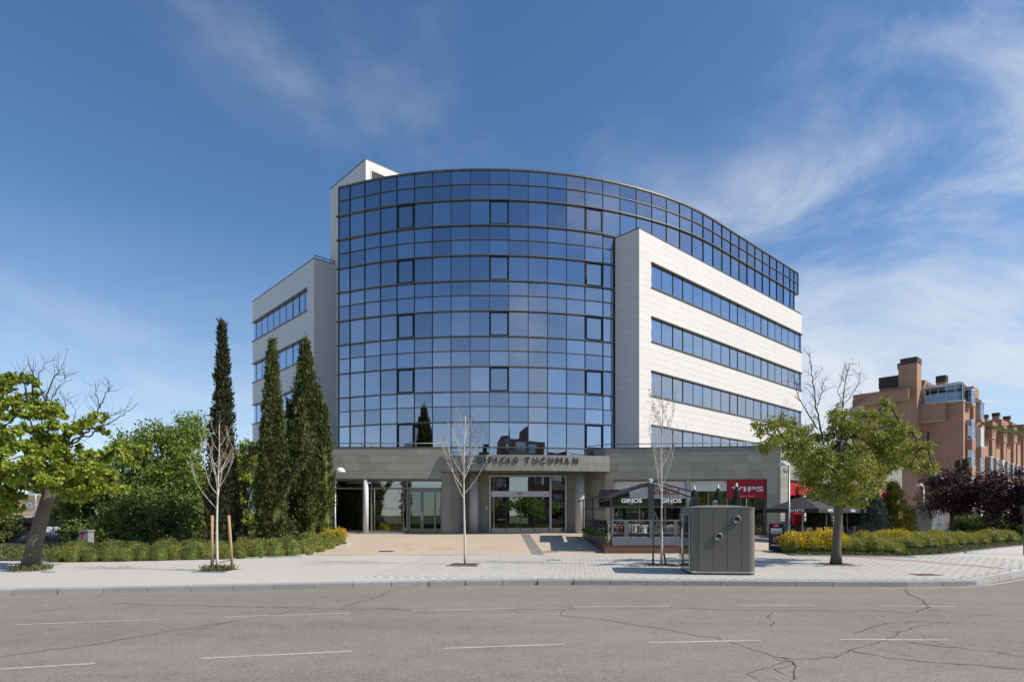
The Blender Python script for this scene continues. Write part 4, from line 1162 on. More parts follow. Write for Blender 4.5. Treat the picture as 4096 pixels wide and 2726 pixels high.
for k, lab in enumerate(('open black square parasol reading VIPS next to the lamp post', 'open black square parasol reading VIPS behind the street tree trunk', 'open black square parasol reading VIPS beside the bluish cypress')):
    fc = Vector((.5027 * 31.4, 31.4)) + D1 * (3.35 * k)
    c4 = [fc, fc + D1 * Lp, fc + D1 * Lp + D2 * Lp, fc + D2 * Lp]; ce = fc + (D1 + D2) * Lp / 2
    z0 = g(ce.x, ce.y); ze = 2.27; za = 2.95
    t = thing('open_parasol', lab, 'parasol', (ce.x, ce.y, z0))
    MB().tube([(ce.x, ce.y, z0), (ce.x, ce.y, za)], .035, 10).build('pole', 'lampgrey', t, True)
    b = MB(); b.add([(ce.x, ce.y, za)] + [(q.x, q.y, ze) for q in c4], [(0, 1, 2), (0, 2, 3), (0, 3, 4), (0, 4, 1)]); b.build('canopy', 'canvas', t)
    for i in range(4):
        a, b_ = c4[(i + 1) % 4], c4[i]; mid = (a + b_) / 2; d = b_ - a
        va = box('valance', 'canvas', t, (mid.x, mid.y, ze - .105), (d.length, .012, .21), math.atan2(d.y, d.x))
        MB().tube([(ce.x, ce.y, za - .5), (c4[i].x, c4[i].y, ze - .02)], .012, 5).build('rib', 'darkmetal', t)
    wl_ = Wall(c4[3], c4[0]); text('lettering', 'VIPS', 'whitetext', t, wl_.pt(wl_.L * .6, ze - .10, .012), .15, wl_.a, w=.78, depth=.006, bold=.02)
    wl_ = Wall(c4[0], c4[1]); text('lettering', 'VIPS', 'whitetext', t, wl_.pt(wl_.L * .55, ze - .10, .012), .15, wl_.a, w=.72, depth=.006, bold=.02)
    MB().lathe([(.06, za - .02), (.06, za + .04), (.02, za + .07)], 12, (ce.x, ce.y, 0)).build('finial', 'lampwhite', t)
    MB().lathe([(.4, z0), (.4, z0 + .06), (.05, z0 + .1)], 20, (ce.x, ce.y, 0)).build('base', 'darkmetal', t)
    for j, (a, r_) in enumerate(((20, .9), (140, .95), (260, .9))):
        x, y = ce.x + r_ * math.cos(R(a)), ce.y + r_ * math.sin(R(a)); put(cg, k == j == 0, x, y, g(x, y), a - 90 + random.uniform(-20, 20))

# ------------------------------------------------------------------ kiosk (recycling point)
kp = Gd(2910, 2301); kx, ky, kz = kp.x, kp.y, kp.z
KW, KD, KH = 1.92, 1.9, 2.02
t = thing('recycling_kiosk', 'grey rounded metal recycling kiosk with two round openings on the pavement', 'kiosk', (kx, ky + KD / 2, kz), rz=R(-5))
def loc(x, y, z): return Matrix.Translation((kx, ky + 1.02, kz)) @ Matrix.Rotation(R(-5), 4, 'Z') @ Vector((x, y, z))
def kb(mb, name, m, parent, smooth=False): return mb.build(name, m, parent, smooth, Matrix.Translation((kx, ky + 1.02, kz)) @ Matrix.Rotation(R(-5), 4, 'Z'))
kb(MB().prism(rounded(-KW / 2 + .02, -KD / 2 + .02, KW / 2 - .02, KD / 2 - .02, .22, 8), 0, .07), 'plinth', 'darkmetal', t)
kb(MB().prism(rounded(-KW / 2, -KD / 2, KW / 2, KD / 2, .24, 24), .07, .12), 'base_trim', 'steel', t)
body = kb(MB().prism(rounded(-KW / 2 + .012, -KD / 2 + .012, KW / 2 - .012, KD / 2 - .012, .23, 24), .12, KH - .03), 'body', 'kiosk', t)
kb(MB().prism(rounded(-KW / 2, -KD / 2, KW / 2, KD / 2, .24, 24), KH - .03, KH + .005), 'roof_rim', 'kiosk', t)
mb = MB(); pr = rounded(-KW / 2 + .02, -KD / 2 + .02, KW / 2 - .02, KD / 2 - .02, .22, 10); n_ = len(pr)
mb.add([(x, y, KH + .004) for x, y in pr] + [(x * .5, y * .5, KH + .07) for x, y in pr] + [(0, 0, KH + .085)], [(i, (i + 1) % n_, n_ + (i + 1) % n_, n_ + i) for i in range(n_)] + [(n_ + i, n_ + (i + 1) % n_, 2 * n_) for i in range(n_)]); kb(mb, 'roof', 'kiosk', t, True)
xp = [-.72, -.31, .10, .51, .72]
for i in range(len(xp) - 1):
    kb(MB().box(((xp[i] + xp[i + 1]) / 2, -KD / 2 + .004, (KH + .09) / 2), (xp[i + 1] - xp[i] - .012, .022, KH - .18)), 'front_panel', 'kiosk', t)
for x, z in ((-.16, 1.15), (.77 - .40, 1.66)):
    M_ = Matrix.Translation((kx, ky + 1.02, kz)) @ Matrix.Rotation(R(-5), 4, 'Z') @ Matrix.Translation((x, -KD / 2, z)) @ Matrix.Rotation(R(90), 4, 'X')
    rg = MB().lathe([(.075, 0), (.075, .035), (.085, .05), (.115, .05), (.125, .03), (.125, 0)], 32, cap=False).build('opening_ring', 'frame', t, True, M_)
    me_ = MB().lathe([(.0, .012), (.078, .012)], 32, cap=False); me_.build('opening', 'grating', rg, False, M_)
    MB().lathe([(.0, .014), (.034, .016), (.034, .022), (.0, .026)], 16, (-.03, -.03, 0), cap=False).build('flap', 'lampgrey', rg, True, M_)
    MB().lathe([(.0, .014), (.03, .016), (.03, .022), (.0, .026)], 16, (.025, -.035, 0), cap=False).build('flap', 'lampgrey', rg, True, M_)
sd = kb(MB().box((-KW / 2 - .004, .0, .98), (.03, 1.55, 1.72)), 'poster_frame', 'steel', t); 
s2 = kb(MB().box((-KW / 2 - .021, .0, .98), (.006, 1.45, 1.62)), 'poster_glass', 'gshop', sd)
kb(MB().box((-KW / 2 - .012, .0, .98), (.01, 1.44, 1.6)), 'poster', 'blind', sd)
for k in range(2): kb(MB().tube([(.0 + .05 * k, .35, KH + .05), (.0 + .05 * k, .35, KH + .2), (.03 + .05 * k, .35, KH + .24), (.06 + .05 * k, .35, KH + .2), (.06 + .05 * k, .35, KH + .05)], .013, 6), 'lifting_loop', 'steel', t, True)

# ------------------------------------------------------------------ lamp posts and street furniture
def lamp(px, Y, ztop, label, side=1, z0=None):
    x = (px - CX) / F * Y; z0 = g(x, Y) if z0 is None else z0
    t = thing('lamp_post', label, 'lamp post', (x, Y, z0))
    MB().lathe([(.075, z0), (.075, z0 + .9), (.055, z0 + .95), (.045, ztop)], 16, (x, Y, 0)).build('pole', 'lampgrey', t, True)
    box('hatch', 'darkmetal', t, (x + .03, Y - .07, z0 + .5), (.07, .02, .3))
    hx = x + side * .27
    MB().tube([(x, Y, ztop - .02), (x + side * .07, Y, ztop + .05), (hx, Y, ztop + .08)], .03, 8).build('arm', 'lampgrey', t, True)
    MB().lathe([(.27, ztop + .02), (.265, ztop + .08), (.22, ztop + .17), (.135, ztop + .24), (.0, ztop + .27)], 28, (hx, Y, 0), cap=False).build('dome', 'lampwhite', t, True)
    MB().lathe([(.0, ztop + .0), (.25, ztop + .01), (.27, ztop + .03)], 28, (hx, Y, 0), cap=False).build('lens', 'blind', t, True)
    MB().lathe([(.14, z0 - .01), (.14, z0 + .02)], 16, (x, Y, 0)).build('foot_plate', 'lampgrey', t)
lamp(1340, 32.3, CH + (HY - 1888) / F * 32.3, 'grey lamp post with a white dome beside the cypresses')
lamp(3156, 32.2, CH + (HY - 1862) / F * 32.2, 'grey lamp post with a white dome beside the sandwich board', -1)
lamp(3694, 47, CH + (HY - 1945) / F * 47, 'grey lamp post with a white dome beside the dark gate wall', -1)
p = Gd(4094, 2218); t = thing('street_post', 'dark grey street post at the kerb corner near the purple trees', 'post', p); MB().lathe([(.09, p.z), (.09, p.z + 1.6), (.1, p.z + 1.62), (.1, p.z + 1.75)], 16, (p.x + .1, p.y, 0)).build('shaft', 'darkmetal', t, True); box('head', 'darkmetal', t, (p.x + .2, p.y, p.z + 2.0), (.5, .2, .4))
p = P(142, 2085, 60); t = thing('street_light', 'thin grey street light pole before the beige shop building', 'street light', (p.x, 60, .4)); MB().lathe([(.11, .3), (.09, 5.5)], 12, (p.x, 60, 0)).build('pole', 'lampgrey', t, True); MB().tube([(p.x, 60, 5.5), (p.x - .9, 60, 5.9)], .05, 8).build('arm', 'lampgrey', t)

# sandwich board
bp = Gd(3105, 2206); t = thing('sandwich_board', 'black pavement sandwich board with a red VIPS header and a food poster', 'sign board', bp)
ba = R(-24); BM = Matrix.Translation(bp) @ Matrix.Rotation(ba, 4, 'Z')
def bd(name, m, parent, c, s_, tilt): 
    return MB().box(c, s_).build(name, m, parent, False, BM @ Matrix.Rotation(tilt, 4, 'X'))
ti = R(-13)
fp = bd('front_board', 'board', t, (0, 0, .68), (.62, .03, 1.22), ti)
bk = MB().box((0, 0, .68), (.62, .03, 1.22)).build('back_board', 'boardback', t, False, BM @ Matrix.Translation((0, .58, 0)) @ Matrix.Rotation(R(13), 4, 'X'))
bd('header', 'red', fp, (-.02, -.018, 1.19), (.26, .008, .17), ti)
text('lettering', 'VIPS', 'whitetext', fp, BM @ Matrix.Rotation(ti, 4, 'X') @ Vector((-.02, -.024, 1.19)), .06, ba, w=.2, depth=.004, tilt=ti)
bd('poster', 'signblue', fp, (0, -.018, .66), (.5, .006, .82), ti)
bd('poster_block', 'blind', fp, (0, -.023, .97), (.46, .006, .2), ti)
text('lettering', 'CACHOPOWER!', 'blacktext', fp, BM @ Matrix.Rotation(ti, 4, 'X') @ Vector((0, -.028, .93)), .07, ba, w=.4, depth=.003, tilt=ti, bold=.02)
for k in range(2): bd('text_line', 'blind' if k == 0 else 'redbright', fp, (-.02, -.023, .83 - .05 * k), (.38, .004, .018), ti)
for k in range(3): MB().lathe([(.0, -.16), (.04, -.12), (.05, 0), (.045, .12), (.0, .17)], 10).build('food_picture', 'food', fp, True, BM @ Matrix.Rotation(ti, 4, 'X') @ Matrix.Translation((-.1 + .1 * k, -.022, .56)) @ Matrix.Rotation(R(8 - 8 * k), 4, 'Y') @ Matrix.Diagonal((1, .12, 1, 1)))
bd('poster_stripe', 'blind', fp, (0, -.023, .3), (.46, .006, .06), ti)
for x in (-.27, .27):
    bd('foot', 'steel', t, (x, 0, .04), (.05, .05, .1), ti); MB().box((x, 0, .04), (.05, .05, .1)).build('foot', 'steel', t, False, BM @ Matrix.Translation((0, .58, 0)) @ Matrix.Rotation(R(13), 4, 'X'))

# bollard-like concrete pillar in the bed on the west side
p = Gd(347, 2216); t = thing('concrete_pillar', 'weathered grey concrete pillar with a red strip standing in the shrub bed', 'pillar', p)
box('shaft', 'pillar', t, (p.x, p.y, p.z + .48), (.36, .36, .98)); MB().prism(rounded(p.x - .22, p.y - .22, p.x + .22, p.y + .22, .05, 4), p.z + .97, p.z + 1.03).build('cap', 'pillar', t)
box('red_strip', 'red', t, (p.x - .08, p.y - .183, p.z + .56), (.09, .008, .74)); box('pale_edge', 'boardback', t, (p.x - .15, p.y - .183, p.z + .52), (.05, .008, .88)); box('meter_box', 'galv', t, (p.x - .24, p.y, p.z + .55), (.12, .2, .32))

# gate wall, gate post and cabinet at the east end
t = thing('gate_wall', 'dark grey stone gate wall beside the far lamp post', 'wall', (31, 46.5, .4))
wg = Wall((30.1, 47.3), (32.0, 46.6)); rr = []
wg.clad(rr, 'stoneback', t, .1, 2.65, [], .5, 1.0, backname='core'); pieces(t, 'stone_slab', 'stone_slabs', 'stone', rr)
text('number', '57', 'whitetext', t, wg.pt(1.0, 1.7, .01), .16, wg.a, depth=.01)
t = thing('gate_post', 'white lit steel gate post between the brick block and the gate wall', 'post', (29.8, 46.6, .4)); MB().lathe([(.10, .3), (.10, 2.1)], 16, (29.75, 46.6, 0)).build('shaft', 'colwhite', t, True); MB().lathe([(.12, 2.1), (.12, 2.14)], 16, (29.75, 46.6, 0)).build('cap', 'colwhite', t)
t = thing('utility_cabinet', 'pale grey double door utility cabinet next to the gate wall', 'cabinet', (34.3, 49, .4)); box('body', 'soffit', t, (34.2, 49.3, 1.35), (2.4, .5, 2.4)); 
for k in range(2): d_ = box('door', 'galv', t, (34.0 + .55 * k, 49.03, 1.2), (.52, .04, 1.7)); box('handle', 'darkmetal', d_, (34.2 + .2 * k, 49.0, 1.2), (.03, .03, .12))
t = thing('pot_planter', 'low white stone planter trough in front of the gate wall', 'planter', (29.5, 43.6, .4)); box('trough', 'colwhite', t, (29.6, 43.4, .62), (2.6, .5, .45), R(-14)); box('soil', 'soil', t, (29.6, 43.4, .85), (2.4, .4, .03), R(-14))
t = thing('pot_planter', 'pale square stone planter trough by the sunlit shop plinth', 'planter', (21.3, 39, .5)); box('trough', 'concrete', t, (21.2, 38.9, .75), (2.0, .6, .6), R(42)); box('soil', 'soil', t, (21.2, 38.9, 1.06), (1.85, .45, .03), R(42))

# ------------------------------------------------------------------ vegetation builders
def sphere_pts(n):
    v = rng.normal(size=(n, 3)); v /= np.linalg.norm(v, axis=1)[:, None]; return v

def clump_leaves(clumps, per, spread=.19):
    """clumps: (centre, rx, rz): leaves near each clump's outside, looser inside, dense in sub-tufts"""
    P_, D_ = [], []
    for c, rx, rz in clumps:
        n = max(10, int(per * rx * rx))
        nt = max(7, int(60 * rx * rx))
        td = sphere_pts(nt); tr = rng.uniform(.35, 1.05, nt) ** .6
        tc = td * tr[:, None]
        idx = rng.integers(0, nt, n)
        off = rng.normal(size=(n, 3)) * spread
        u = tc[idx] + off
        pos = np.array(c) + u * np.array([rx, rx, rz])
        dr = u + rng.normal(size=(n, 3)) * .55; dr[:, 2] -= .15
        P_.append(pos); D_.append(dr)
    return np.vstack(P_), np.vstack(D_)

def branch(mb, a, b_, r0, r1, sag=.12, n=5, sides=6, wob=.05):
    a, b_ = Vector(a), Vector(b_); L = (b_ - a).length; pts = []; rad = []
    side = Vector((random.uniform(-1, 1), random.uniform(-1, 1), random.uniform(-.3, .6))) * sag * L
    for k in range(n + 1):
        t_ = k / n; p_ = a.lerp(b_, t_) + side * math.sin(math.pi * t_) + Vector([random.gauss(0, wob * L * .12) for _ in range(3)]) * (0 < k < n)
        pts.append(p_); rad.append(r0 + (r1 - r0) * t_)
    mb.tube(pts, rad, sides); return pts

def twigs(mb, pts, r, L, n, depth=2, up=.5):
    """bare forked twigs along a polyline"""
    for _ in range(n):
        i = random.randrange(1, len(pts)); a = pts[i - 1].lerp(pts[i], random.random())
        d = (pts[i] - pts[i - 1]).normalized(); s_ = Vector((random.gauss(0, 1), random.gauss(0, 1), random.gauss(0, 1) + up)).normalized()
        d2 = (d * .7 + s_ * .9).normalized(); l = L * random.uniform(.5, 1.1)
        q = [a, a + d2 * l * .5 + Vector((0, 0, l * .06)), a + d2 * l + Vector((0, 0, l * .2 * up))]
        mb.tube(q, [r, r * .7, r * .35], 4, False)
        if depth > 1: twigs(mb, q, r * .6, L * .5, 3, depth - 1, up)

def big_tree(name, label, base, trunk, clumps, leaf, per, size, bare=(), r0=.2, width=.6, droop=.5, extra=None):
    t = thing(name, label, 'tree', base)
    tm = MB(); n = len(trunk)
    tm.tube([Vector(p) for p in trunk], [r0 * (1.35 if i == 0 else 1 - .5 * i / n) for i in range(n)], 14)
    top = Vector(trunk[-1]); nodes = [top]
    lm = MB()
    order = sorted(clumps, key=lambda c: (Vector(c[0]) - top).length)
    for c, rx, rz in order:
        cv_ = Vector(c); near = min(nodes, key=lambda q: (q - cv_).length + .25 * (q - top).length)
        d = (cv_ - near).length; r_ = max(.012, min(r0 * .45, .03 + .012 * d * 1.2)) if near is top else .026
        pts = branch(lm, near, cv_, r_ * 1.25, r_ * .55, .10, 4, 6)
        nodes.append(cv_); twigs(lm, pts, .009, .5, 2, 1)
    tm.build('trunk', 'bark', t, True)
    lm.build('limbs', 'barkdark', t, True)
    bm_ = MB()
    for path, r_ in bare:
        pts = [Vector(p) for p in path]
        fine_ = []
        for a, b_ in zip(pts[:-1], pts[1:]):
            for k in range(4): fine_.append(a.lerp(b_, k / 4) + Vector([random.gauss(0, .02) for _ in range(3)]))
        fine_.append(pts[-1]); m_ = len(fine_)
        bm_.tube(fine_, [r_ * (1 - .8 * i / m_) for i in range(m_)], 5)
        twigs(bm_, fine_, r_ * .3, .5, 15 if extra else 9, 2, .5)
    if bare: bm_.build('bare_branches', 'barkdark', t)
    pos, dr = clump_leaves(clumps, per, .26 if extra else .20)
    link('crown', leaf_mesh('crown', leaf, pos, dr, size, width, droop), t)
    if extra:
        k = rng.choice(len(pos), int(len(pos) * extra[1]), replace=False)
        link('seed_tassels', leaf_mesh('seed_tassels', extra[0], pos[k] + rng.normal(size=(len(k), 3)) * .05, np.tile([0, 0, -1.0], (len(k), 1)) + rng.normal(size=(len(k), 3)) * .2, size * 1.1, .22, .6), t)
    return t

# ---- leaning maple on the pavement, west side
bp = Gd(119, 2277); YB = bp.y
zoomL = lambda x, y: (x / 2.413, 1400 + y / 2.413)
cl_ = []
for x, y, r_ in [(-160, 330, 120), (-60, 350, 130), (30, 290, 70), (130, 262, 60), (220, 262, 55), (320, 300, 48), (30, 470, 80), (-60, 560, 110), (-40, 680, 110), (190, 480, 55), (260, 490, 75), (330, 420, 50), (340, 540, 75), (400, 600, 75), (180, 610, 55), (280, 610, 60), (480, 600, 70), (540, 530, 75), (560, 640, 60), (500, 700, 75), (0, 770, 100), (120, 770, 65), (240, 740, 70), (330, 780, 70), (430, 830, 70),
                 (60, 890, 90), (-80, 930, 140), (170, 930, 80), (300, 900, 95), (420, 930, 95), (520, 900, 70), (250, 1020, 120), (80, 1060, 130), (-80, 1160, 150), (420, 1060, 120), (560, 1000, 100), (610, 820, 60), (690, 760, 65), (760, 730, 60), (840, 690, 60), (900, 650, 50), (980, 640, 48), (1000, 765, 45), (650, 940, 85), (640, 1070, 110), (790, 1010, 75), (880, 1040, 85), (720, 1170, 125),
                 (860, 1140, 110), (960, 1180, 105), (540, 1200, 130), (360, 1180, 120), (180, 1200, 110), (40, 1240, 120), (430, 1320, 80), (640, 1300, 100), (760, 1310, 100), (880, 1290, 100), (1000, 1270, 90), (1090, 1320, 70), (1170, 1330, 50), (1230, 1340, 38), (650, 1410, 45), (790, 1400, 60), (1090, 920, 60), (1170, 950, 65), (1260, 950, 65), (1340, 960, 55), (1400, 930, 40), (1290, 1110, 40), (1230, 1040, 50),
                 (1050, 1020, 70), (960, 1030, 60), (60, 1370, 95), (-50, 1440, 110), (150, 1400, 70), (60, 1490, 80), (-40, 1560, 80), (170, 1520, 50), (250, 1260, 90), (-160, 1300, 140), (-200, 800, 150), (-220, 1050, 150)]:
    px, py = zoomL(x, y); Y = YB + random.uniform(-1.3, 1.5) * (1.0 if 100 < y < 1350 else .8)
    c = P(px, py, Y); rr_ = r_ / 2.413 / F * Y
    cl_.append((tuple(c), rr_ * 1.02, rr_ * .72))
tr_ = [P(122, 2285, YB), P(133, 2200, YB), P(158, 2100, YB), P(185, 2010, YB + .05), P(203, 1950, YB + .1), P(222, 1880, YB + .1), P(250, 1800, YB)]
tr_[0].z = bp.z - .05
zl = lambda L, dy=0: [P(*zoomL(x, y), YB + dy) for x, y in L]
big_tree('maple_tree', 'leaning maple with bright green leaves and bare top branches on the pavement', bp, tr_, cl_, 'lmaple', 5600, .105,
         bare=[(zl([(480, 600), (440, 480), (380, 360), (310, 230), (290, 130), (262, 58)]), .03), (zl([(440, 480), (480, 370), (520, 260), (580, 200), (612, 112)]), .026), (zl([(370, 320), (380, 220), (435, 125)], .2), .016), (zl([(485, 560), (500, 450), (560, 370), (625, 300), (630, 250)], .1), .018),
               (zl([(650, 920), (720, 860), (860, 830), (960, 740), (1100, 680), (1220, 600), (1335, 510)], -.2), .032), (zl([(690, 910), (860, 780), (930, 660), (960, 550), (1000, 460), (1050, 370), (1045, 295)]), .03), (zl([(960, 550), (930, 430), (925, 330)], .2), .014), (zl([(1050, 640), (1150, 600), (1250, 540)], .2), .014), (zl([(640, 560), (620, 480), (570, 390)], .4), .013), (zl([(720, 700), (730, 580), (690, 520)], .5), .012), (zl([(230, 180), (300, 235)], .2), .01)], r0=.235, width=.85, droop=.75)

# ---- box elder street tree, east side
bp = Gd(3344, 2257); YB = bp.y
zoomR = lambda x, y: (3000 + x / 2.613, 1450 + y / 2.613)
cl_ = []
for x, y, r_ in [(75, 640, 45), (140, 660, 60), (230, 620, 65), (320, 610, 75), (400, 660, 80), (110, 740, 40), (230, 760, 65), (160, 870, 65), (260, 850, 85), (370, 830, 90), (480, 720, 85), (560, 700, 75), (620, 780, 90), (520, 850, 100), (440, 950, 75), (640, 900, 110), (560, 1000, 100), (660, 1050, 120), (560, 1160, 85), (680, 1200, 110), (600, 1290, 85), (700, 1340, 80), (800, 950, 110), (830, 1100, 130), (860, 1250, 120), (830, 1370, 85),
                 (850, 520, 60), (940, 500, 65), (900, 610, 80), (860, 740, 85), (960, 700, 80), (1000, 560, 65), (1050, 640, 75), (1000, 820, 85), (940, 900, 95), (1080, 760, 85), (1120, 540, 65), (1190, 520, 60), (1170, 650, 90), (1270, 560, 60), (1270, 700, 100), (1370, 580, 75), (1410, 440, 48), (1440, 400, 35), (1470, 460, 40), (1410, 360, 28), (1480, 560, 70), (1560, 640, 75), (1430, 720, 95), (1540, 760, 95), (1620, 820, 85), (1690, 720, 55), (1670, 900, 85), (1760, 900, 70),
                 (1830, 960, 70), (1870, 870, 40), (1890, 1060, 60), (1930, 1130, 38), (1800, 1080, 60), (1700, 1030, 65), (1600, 1000, 80), (1500, 900, 105), (1380, 860, 110), (1250, 860, 110), (1130, 930, 110), (1020, 1020, 110), (1180, 1080, 120), (1330, 1030, 105), (1450, 1040, 85), (1290, 1190, 100), (1380, 1240, 65), (1100, 1200, 120), (1000, 1160, 100), (970, 1310, 110), (1120, 1350, 110), (1240, 1320, 85), (930, 1430, 70), (1040, 1460, 75), (1160, 1450, 60), (1400, 1120, 60)]:
    px, py = zoomR(x, y); Y = YB + random.uniform(-1.5, 1.6)
    c = P(px, py, Y); rr_ = r_ / 2.613 / F * Y
    cl_.append((tuple(c), rr_ * 1.12, rr_ * .92))
tr_ = [P(3344, 2265, YB), P(3346, 2200, YB), P(3352, 2100, YB), P(3356, 2000, YB), P(3357, 1950, YB), P(3362, 1850, YB), P(3368, 1760, YB)]
tr_[0].z = bp.z - .05
zr_ = lambda L, dy=0: [P(*zoomR(x, y), YB + dy) for x, y in L]
big_tree('box_elder_tree', 'spreading box elder street tree with yellow green leaves and bare top twigs', bp, tr_, cl_, 'lash', 3900, .12,
         bare=[(zr_([(770, 860), (740, 690), (700, 500), (670, 300), (650, 120), (630, -60)]), .036), (zr_([(700, 700), (610, 540), (530, 400), (490, 260), (465, 130)], .2), .024), (zr_([(700, 450), (750, 300), (800, 150)], -.1), .016), (zr_([(900, 1000), (960, 800), (965, 500), (985, 250), (1040, 0)]), .03), (zr_([(960, 450), (920, 300), (950, 200), (990, 40)], .3), .015), (zr_([(970, 460), (1060, 350), (1130, 220), (1155, 100)], -.2), .015), (zr_([(300, 620), (340, 540), (400, 470)], .2), .01), (zr_([(1480, 480), (1560, 430), (1500, 390)], .1), .01), (zr_([(1050, 500), (1200, 340)], .2), .012)],
         r0=.165, width=.34, droop=.9, extra=('lseed', .12))

# ---- pale saplings with stakes
def sapling(base, height, label, seed, nb=16, lean=0.0, spread=.66, start=.42):
    random.seed(seed)
    t = thing('sapling', label, 'tree', base)
    m_ = MB(); b0 = Vector(base); pts = []
    for k in range(13):
        s_ = k / 12; pts.append(b0 + Vector((lean * s_ + math.sin(s_ * 5 + seed) * .03, math.cos(s_ * 4 + seed) * .03 - .03, height * s_ - .02)))
    m_.tube(pts, [.042 * (1 - .82 * k / 12) + .003 for k in range(13)], 8); m_.build('trunk', 'barkpale', t, True)
    br = MB(); bud = []
    def grow(a, d, L, r, dep):
        q = [a]; n = 6
        dd = d.copy()
        for k in range(n):
            dd = (dd + Vector((random.gauss(0, .08), random.gauss(0, .08), .13))).normalized(); q.append(q[-1] + dd * L / n)
        br.tube(q, [r * (1 - .7 * k / n) for k in range(n + 1)], 5, False)
        for k in range(2, n + 1):
            if random.random() < .8: bud.append(q[k] + Vector([random.gauss(0, .02) for _ in range(3)]))
        if dep:
            for k in range(2, n, 1):
                if random.random() < .62:
                    s_ = Vector((random.gauss(0, 1), random.gauss(0, 1), .5)).normalized(); grow(q[k], (dd * .8 + s_ * .75).normalized(), L * random.uniform(.28, .5), r * .5, dep - 1)
        bud.append(q[-1])
    for k in range(nb):
        s_ = start + (1 - start) * .94 * (k / nb) ** 1.05
        a = pts[min(11, int(s_ * 12))].lerp(pts[min(12, int(s_ * 12) + 1)], s_ * 12 - int(s_ * 12))
        an = k * 2.4 + seed; d = Vector((math.cos(an) * spread * 1.5, math.sin(an) * spread * 1.5, 1)).normalized()
        grow(a, d, height * (.42 - .30 * (s_ - start) / (1 - start)) * random.uniform(.7, 1.1), .014 * (1.15 - s_) + .004, 2 if s_ < .85 else 1)
    br.build('branches', 'barkpale', t, True)
    bp_ = np.array([tuple(v) for v in bud]); bp_ = np.repeat(bp_, 2, 0)
    link('buds', leaf_mesh('buds', 'bud', bp_, rng.normal(size=bp_.shape), .035, .6), t)
    random.seed(seed + 100)
    return t
def pit(p, s_=.95, weeds=True):
    o = box('tree_pit', 'soil', pave, (p.x, p.y, p.z + .012), (s_, s_, .02), R(-6))
    for k, (dx, dy) in enumerate(((0, -s_ / 2 - .04), (0, s_ / 2 + .04), (-s_ / 2 - .04, 0), (s_ / 2 + .04, 0))):
        box('pit_edging', 'kerb', o, (p.x + dx * math.cos(R(-6)) - dy * math.sin(R(-6)), p.y + dx * math.sin(R(-6)) + dy * math.cos(R(-6)), p.z + .012), (s_ + .14, .07, .026) if k < 2 else (.07, s_, .026), R(-6))
def weeds(p, r_, n, label, fl=0):
    a = rng.uniform(0, 6.28, n); d = r_ * np.sqrt(rng.uniform(0, 1, n)); pos = np.stack([p.x + d * np.cos(a), p.y + d * np.sin(a), np.full(n, p.z + .01)], 1)
    dr = rng.normal(size=(n, 3)) * .45; dr[:, 2] = 1
    t = tag(link('weeds', leaf_mesh('weeds', 'weed', pos, dr, .2, .16)), label, 'weeds', None, 'stuff')
    if fl:
        k = rng.choice(n, fl); b = MB()
        for i in k: b.lathe([(.0, 0), (.025, .008), (.0, .016)], 7, tuple(pos[i] + dr[i] * np.array([.3, .3, .22 + .3 * random.random()])), cap=False)
        b.build('flower_heads', 'flower', t)
S1, S2, S3 = Gd(874, 2281), Gd(1857, 2258), Gd(2641, 2259)
for s_ in (S1, S2, S3): pit(s_)
pit(Gd(3344, 2257), 1.0)
sapling(S1, 4.65, 'pale bare sapling between two round wooden stakes', 3, 15)
sapling(S2, 5.25, 'pale bare sapling without stakes in front of the entrance', 8, 17, .03)
sapling(S3, 5.85, 'pale bare sapling beside a bent wooden stake frame', 14, 15, .1, .38, .40)
for dx, dy, tx, lab in ((-.17, -.06, .0, 'upright round wooden stake tied to the pale sapling'), (.42, .05, -.12, 'leaning round wooden stake tied to the pale sapling')):
    t = thing('tree_stake', lab, 'stake', (S1.x + dx, S1.y + dy, S1.z)); MB().tube([(S1.x + dx, S1.y + dy, S1.z), (S1.x + dx + tx, S1.y + dy, S1.z + 1.75)], .045, 12).build('pole', 'wood', t, True)
    for z in (.35, 1.4): MB().tube([(S1.x + dx + tx * z / 1.75, S1.y + dy, S1.z + z), (S1.x, S1.y, S1.z + z - .1)], .012, 6).build('strap', 'black', t)
t = thing('stake_frame', 'weathered bent wooden stake frame strapped to a sapling near the kiosk', 'stake', S3)
MB().tube([(S3.x - .24, S3.y + .05, S3.z), (S3.x - .22, S3.y + .05, S3.z + 1.7), (S3.x - .17, S3.y + .05, S3.z + 1.82), (S3.x - .11, S3.y + .05, S3.z + 1.7), (S3.x + .22, S3.y + .05, S3.z)], .035, 8).build('frame', 'woodgrey', t, True)
for z in (.6, 1.35): MB().tube([(S3.x - .23, S3.y, S3.z + z + .08), (S3.x, S3.y - .04, S3.z + z - .02), (S3.x + .1, S3.y, S3.z + z + .05)], .016, 6).build('strap', 'black', t)
weeds(S1, .5, 260, 'dry grass tufts round the staked sapling', 0)
weeds(Gd(125, 2280), .55, 340, 'green weeds with yellow flowers round the maple trunk', 9)

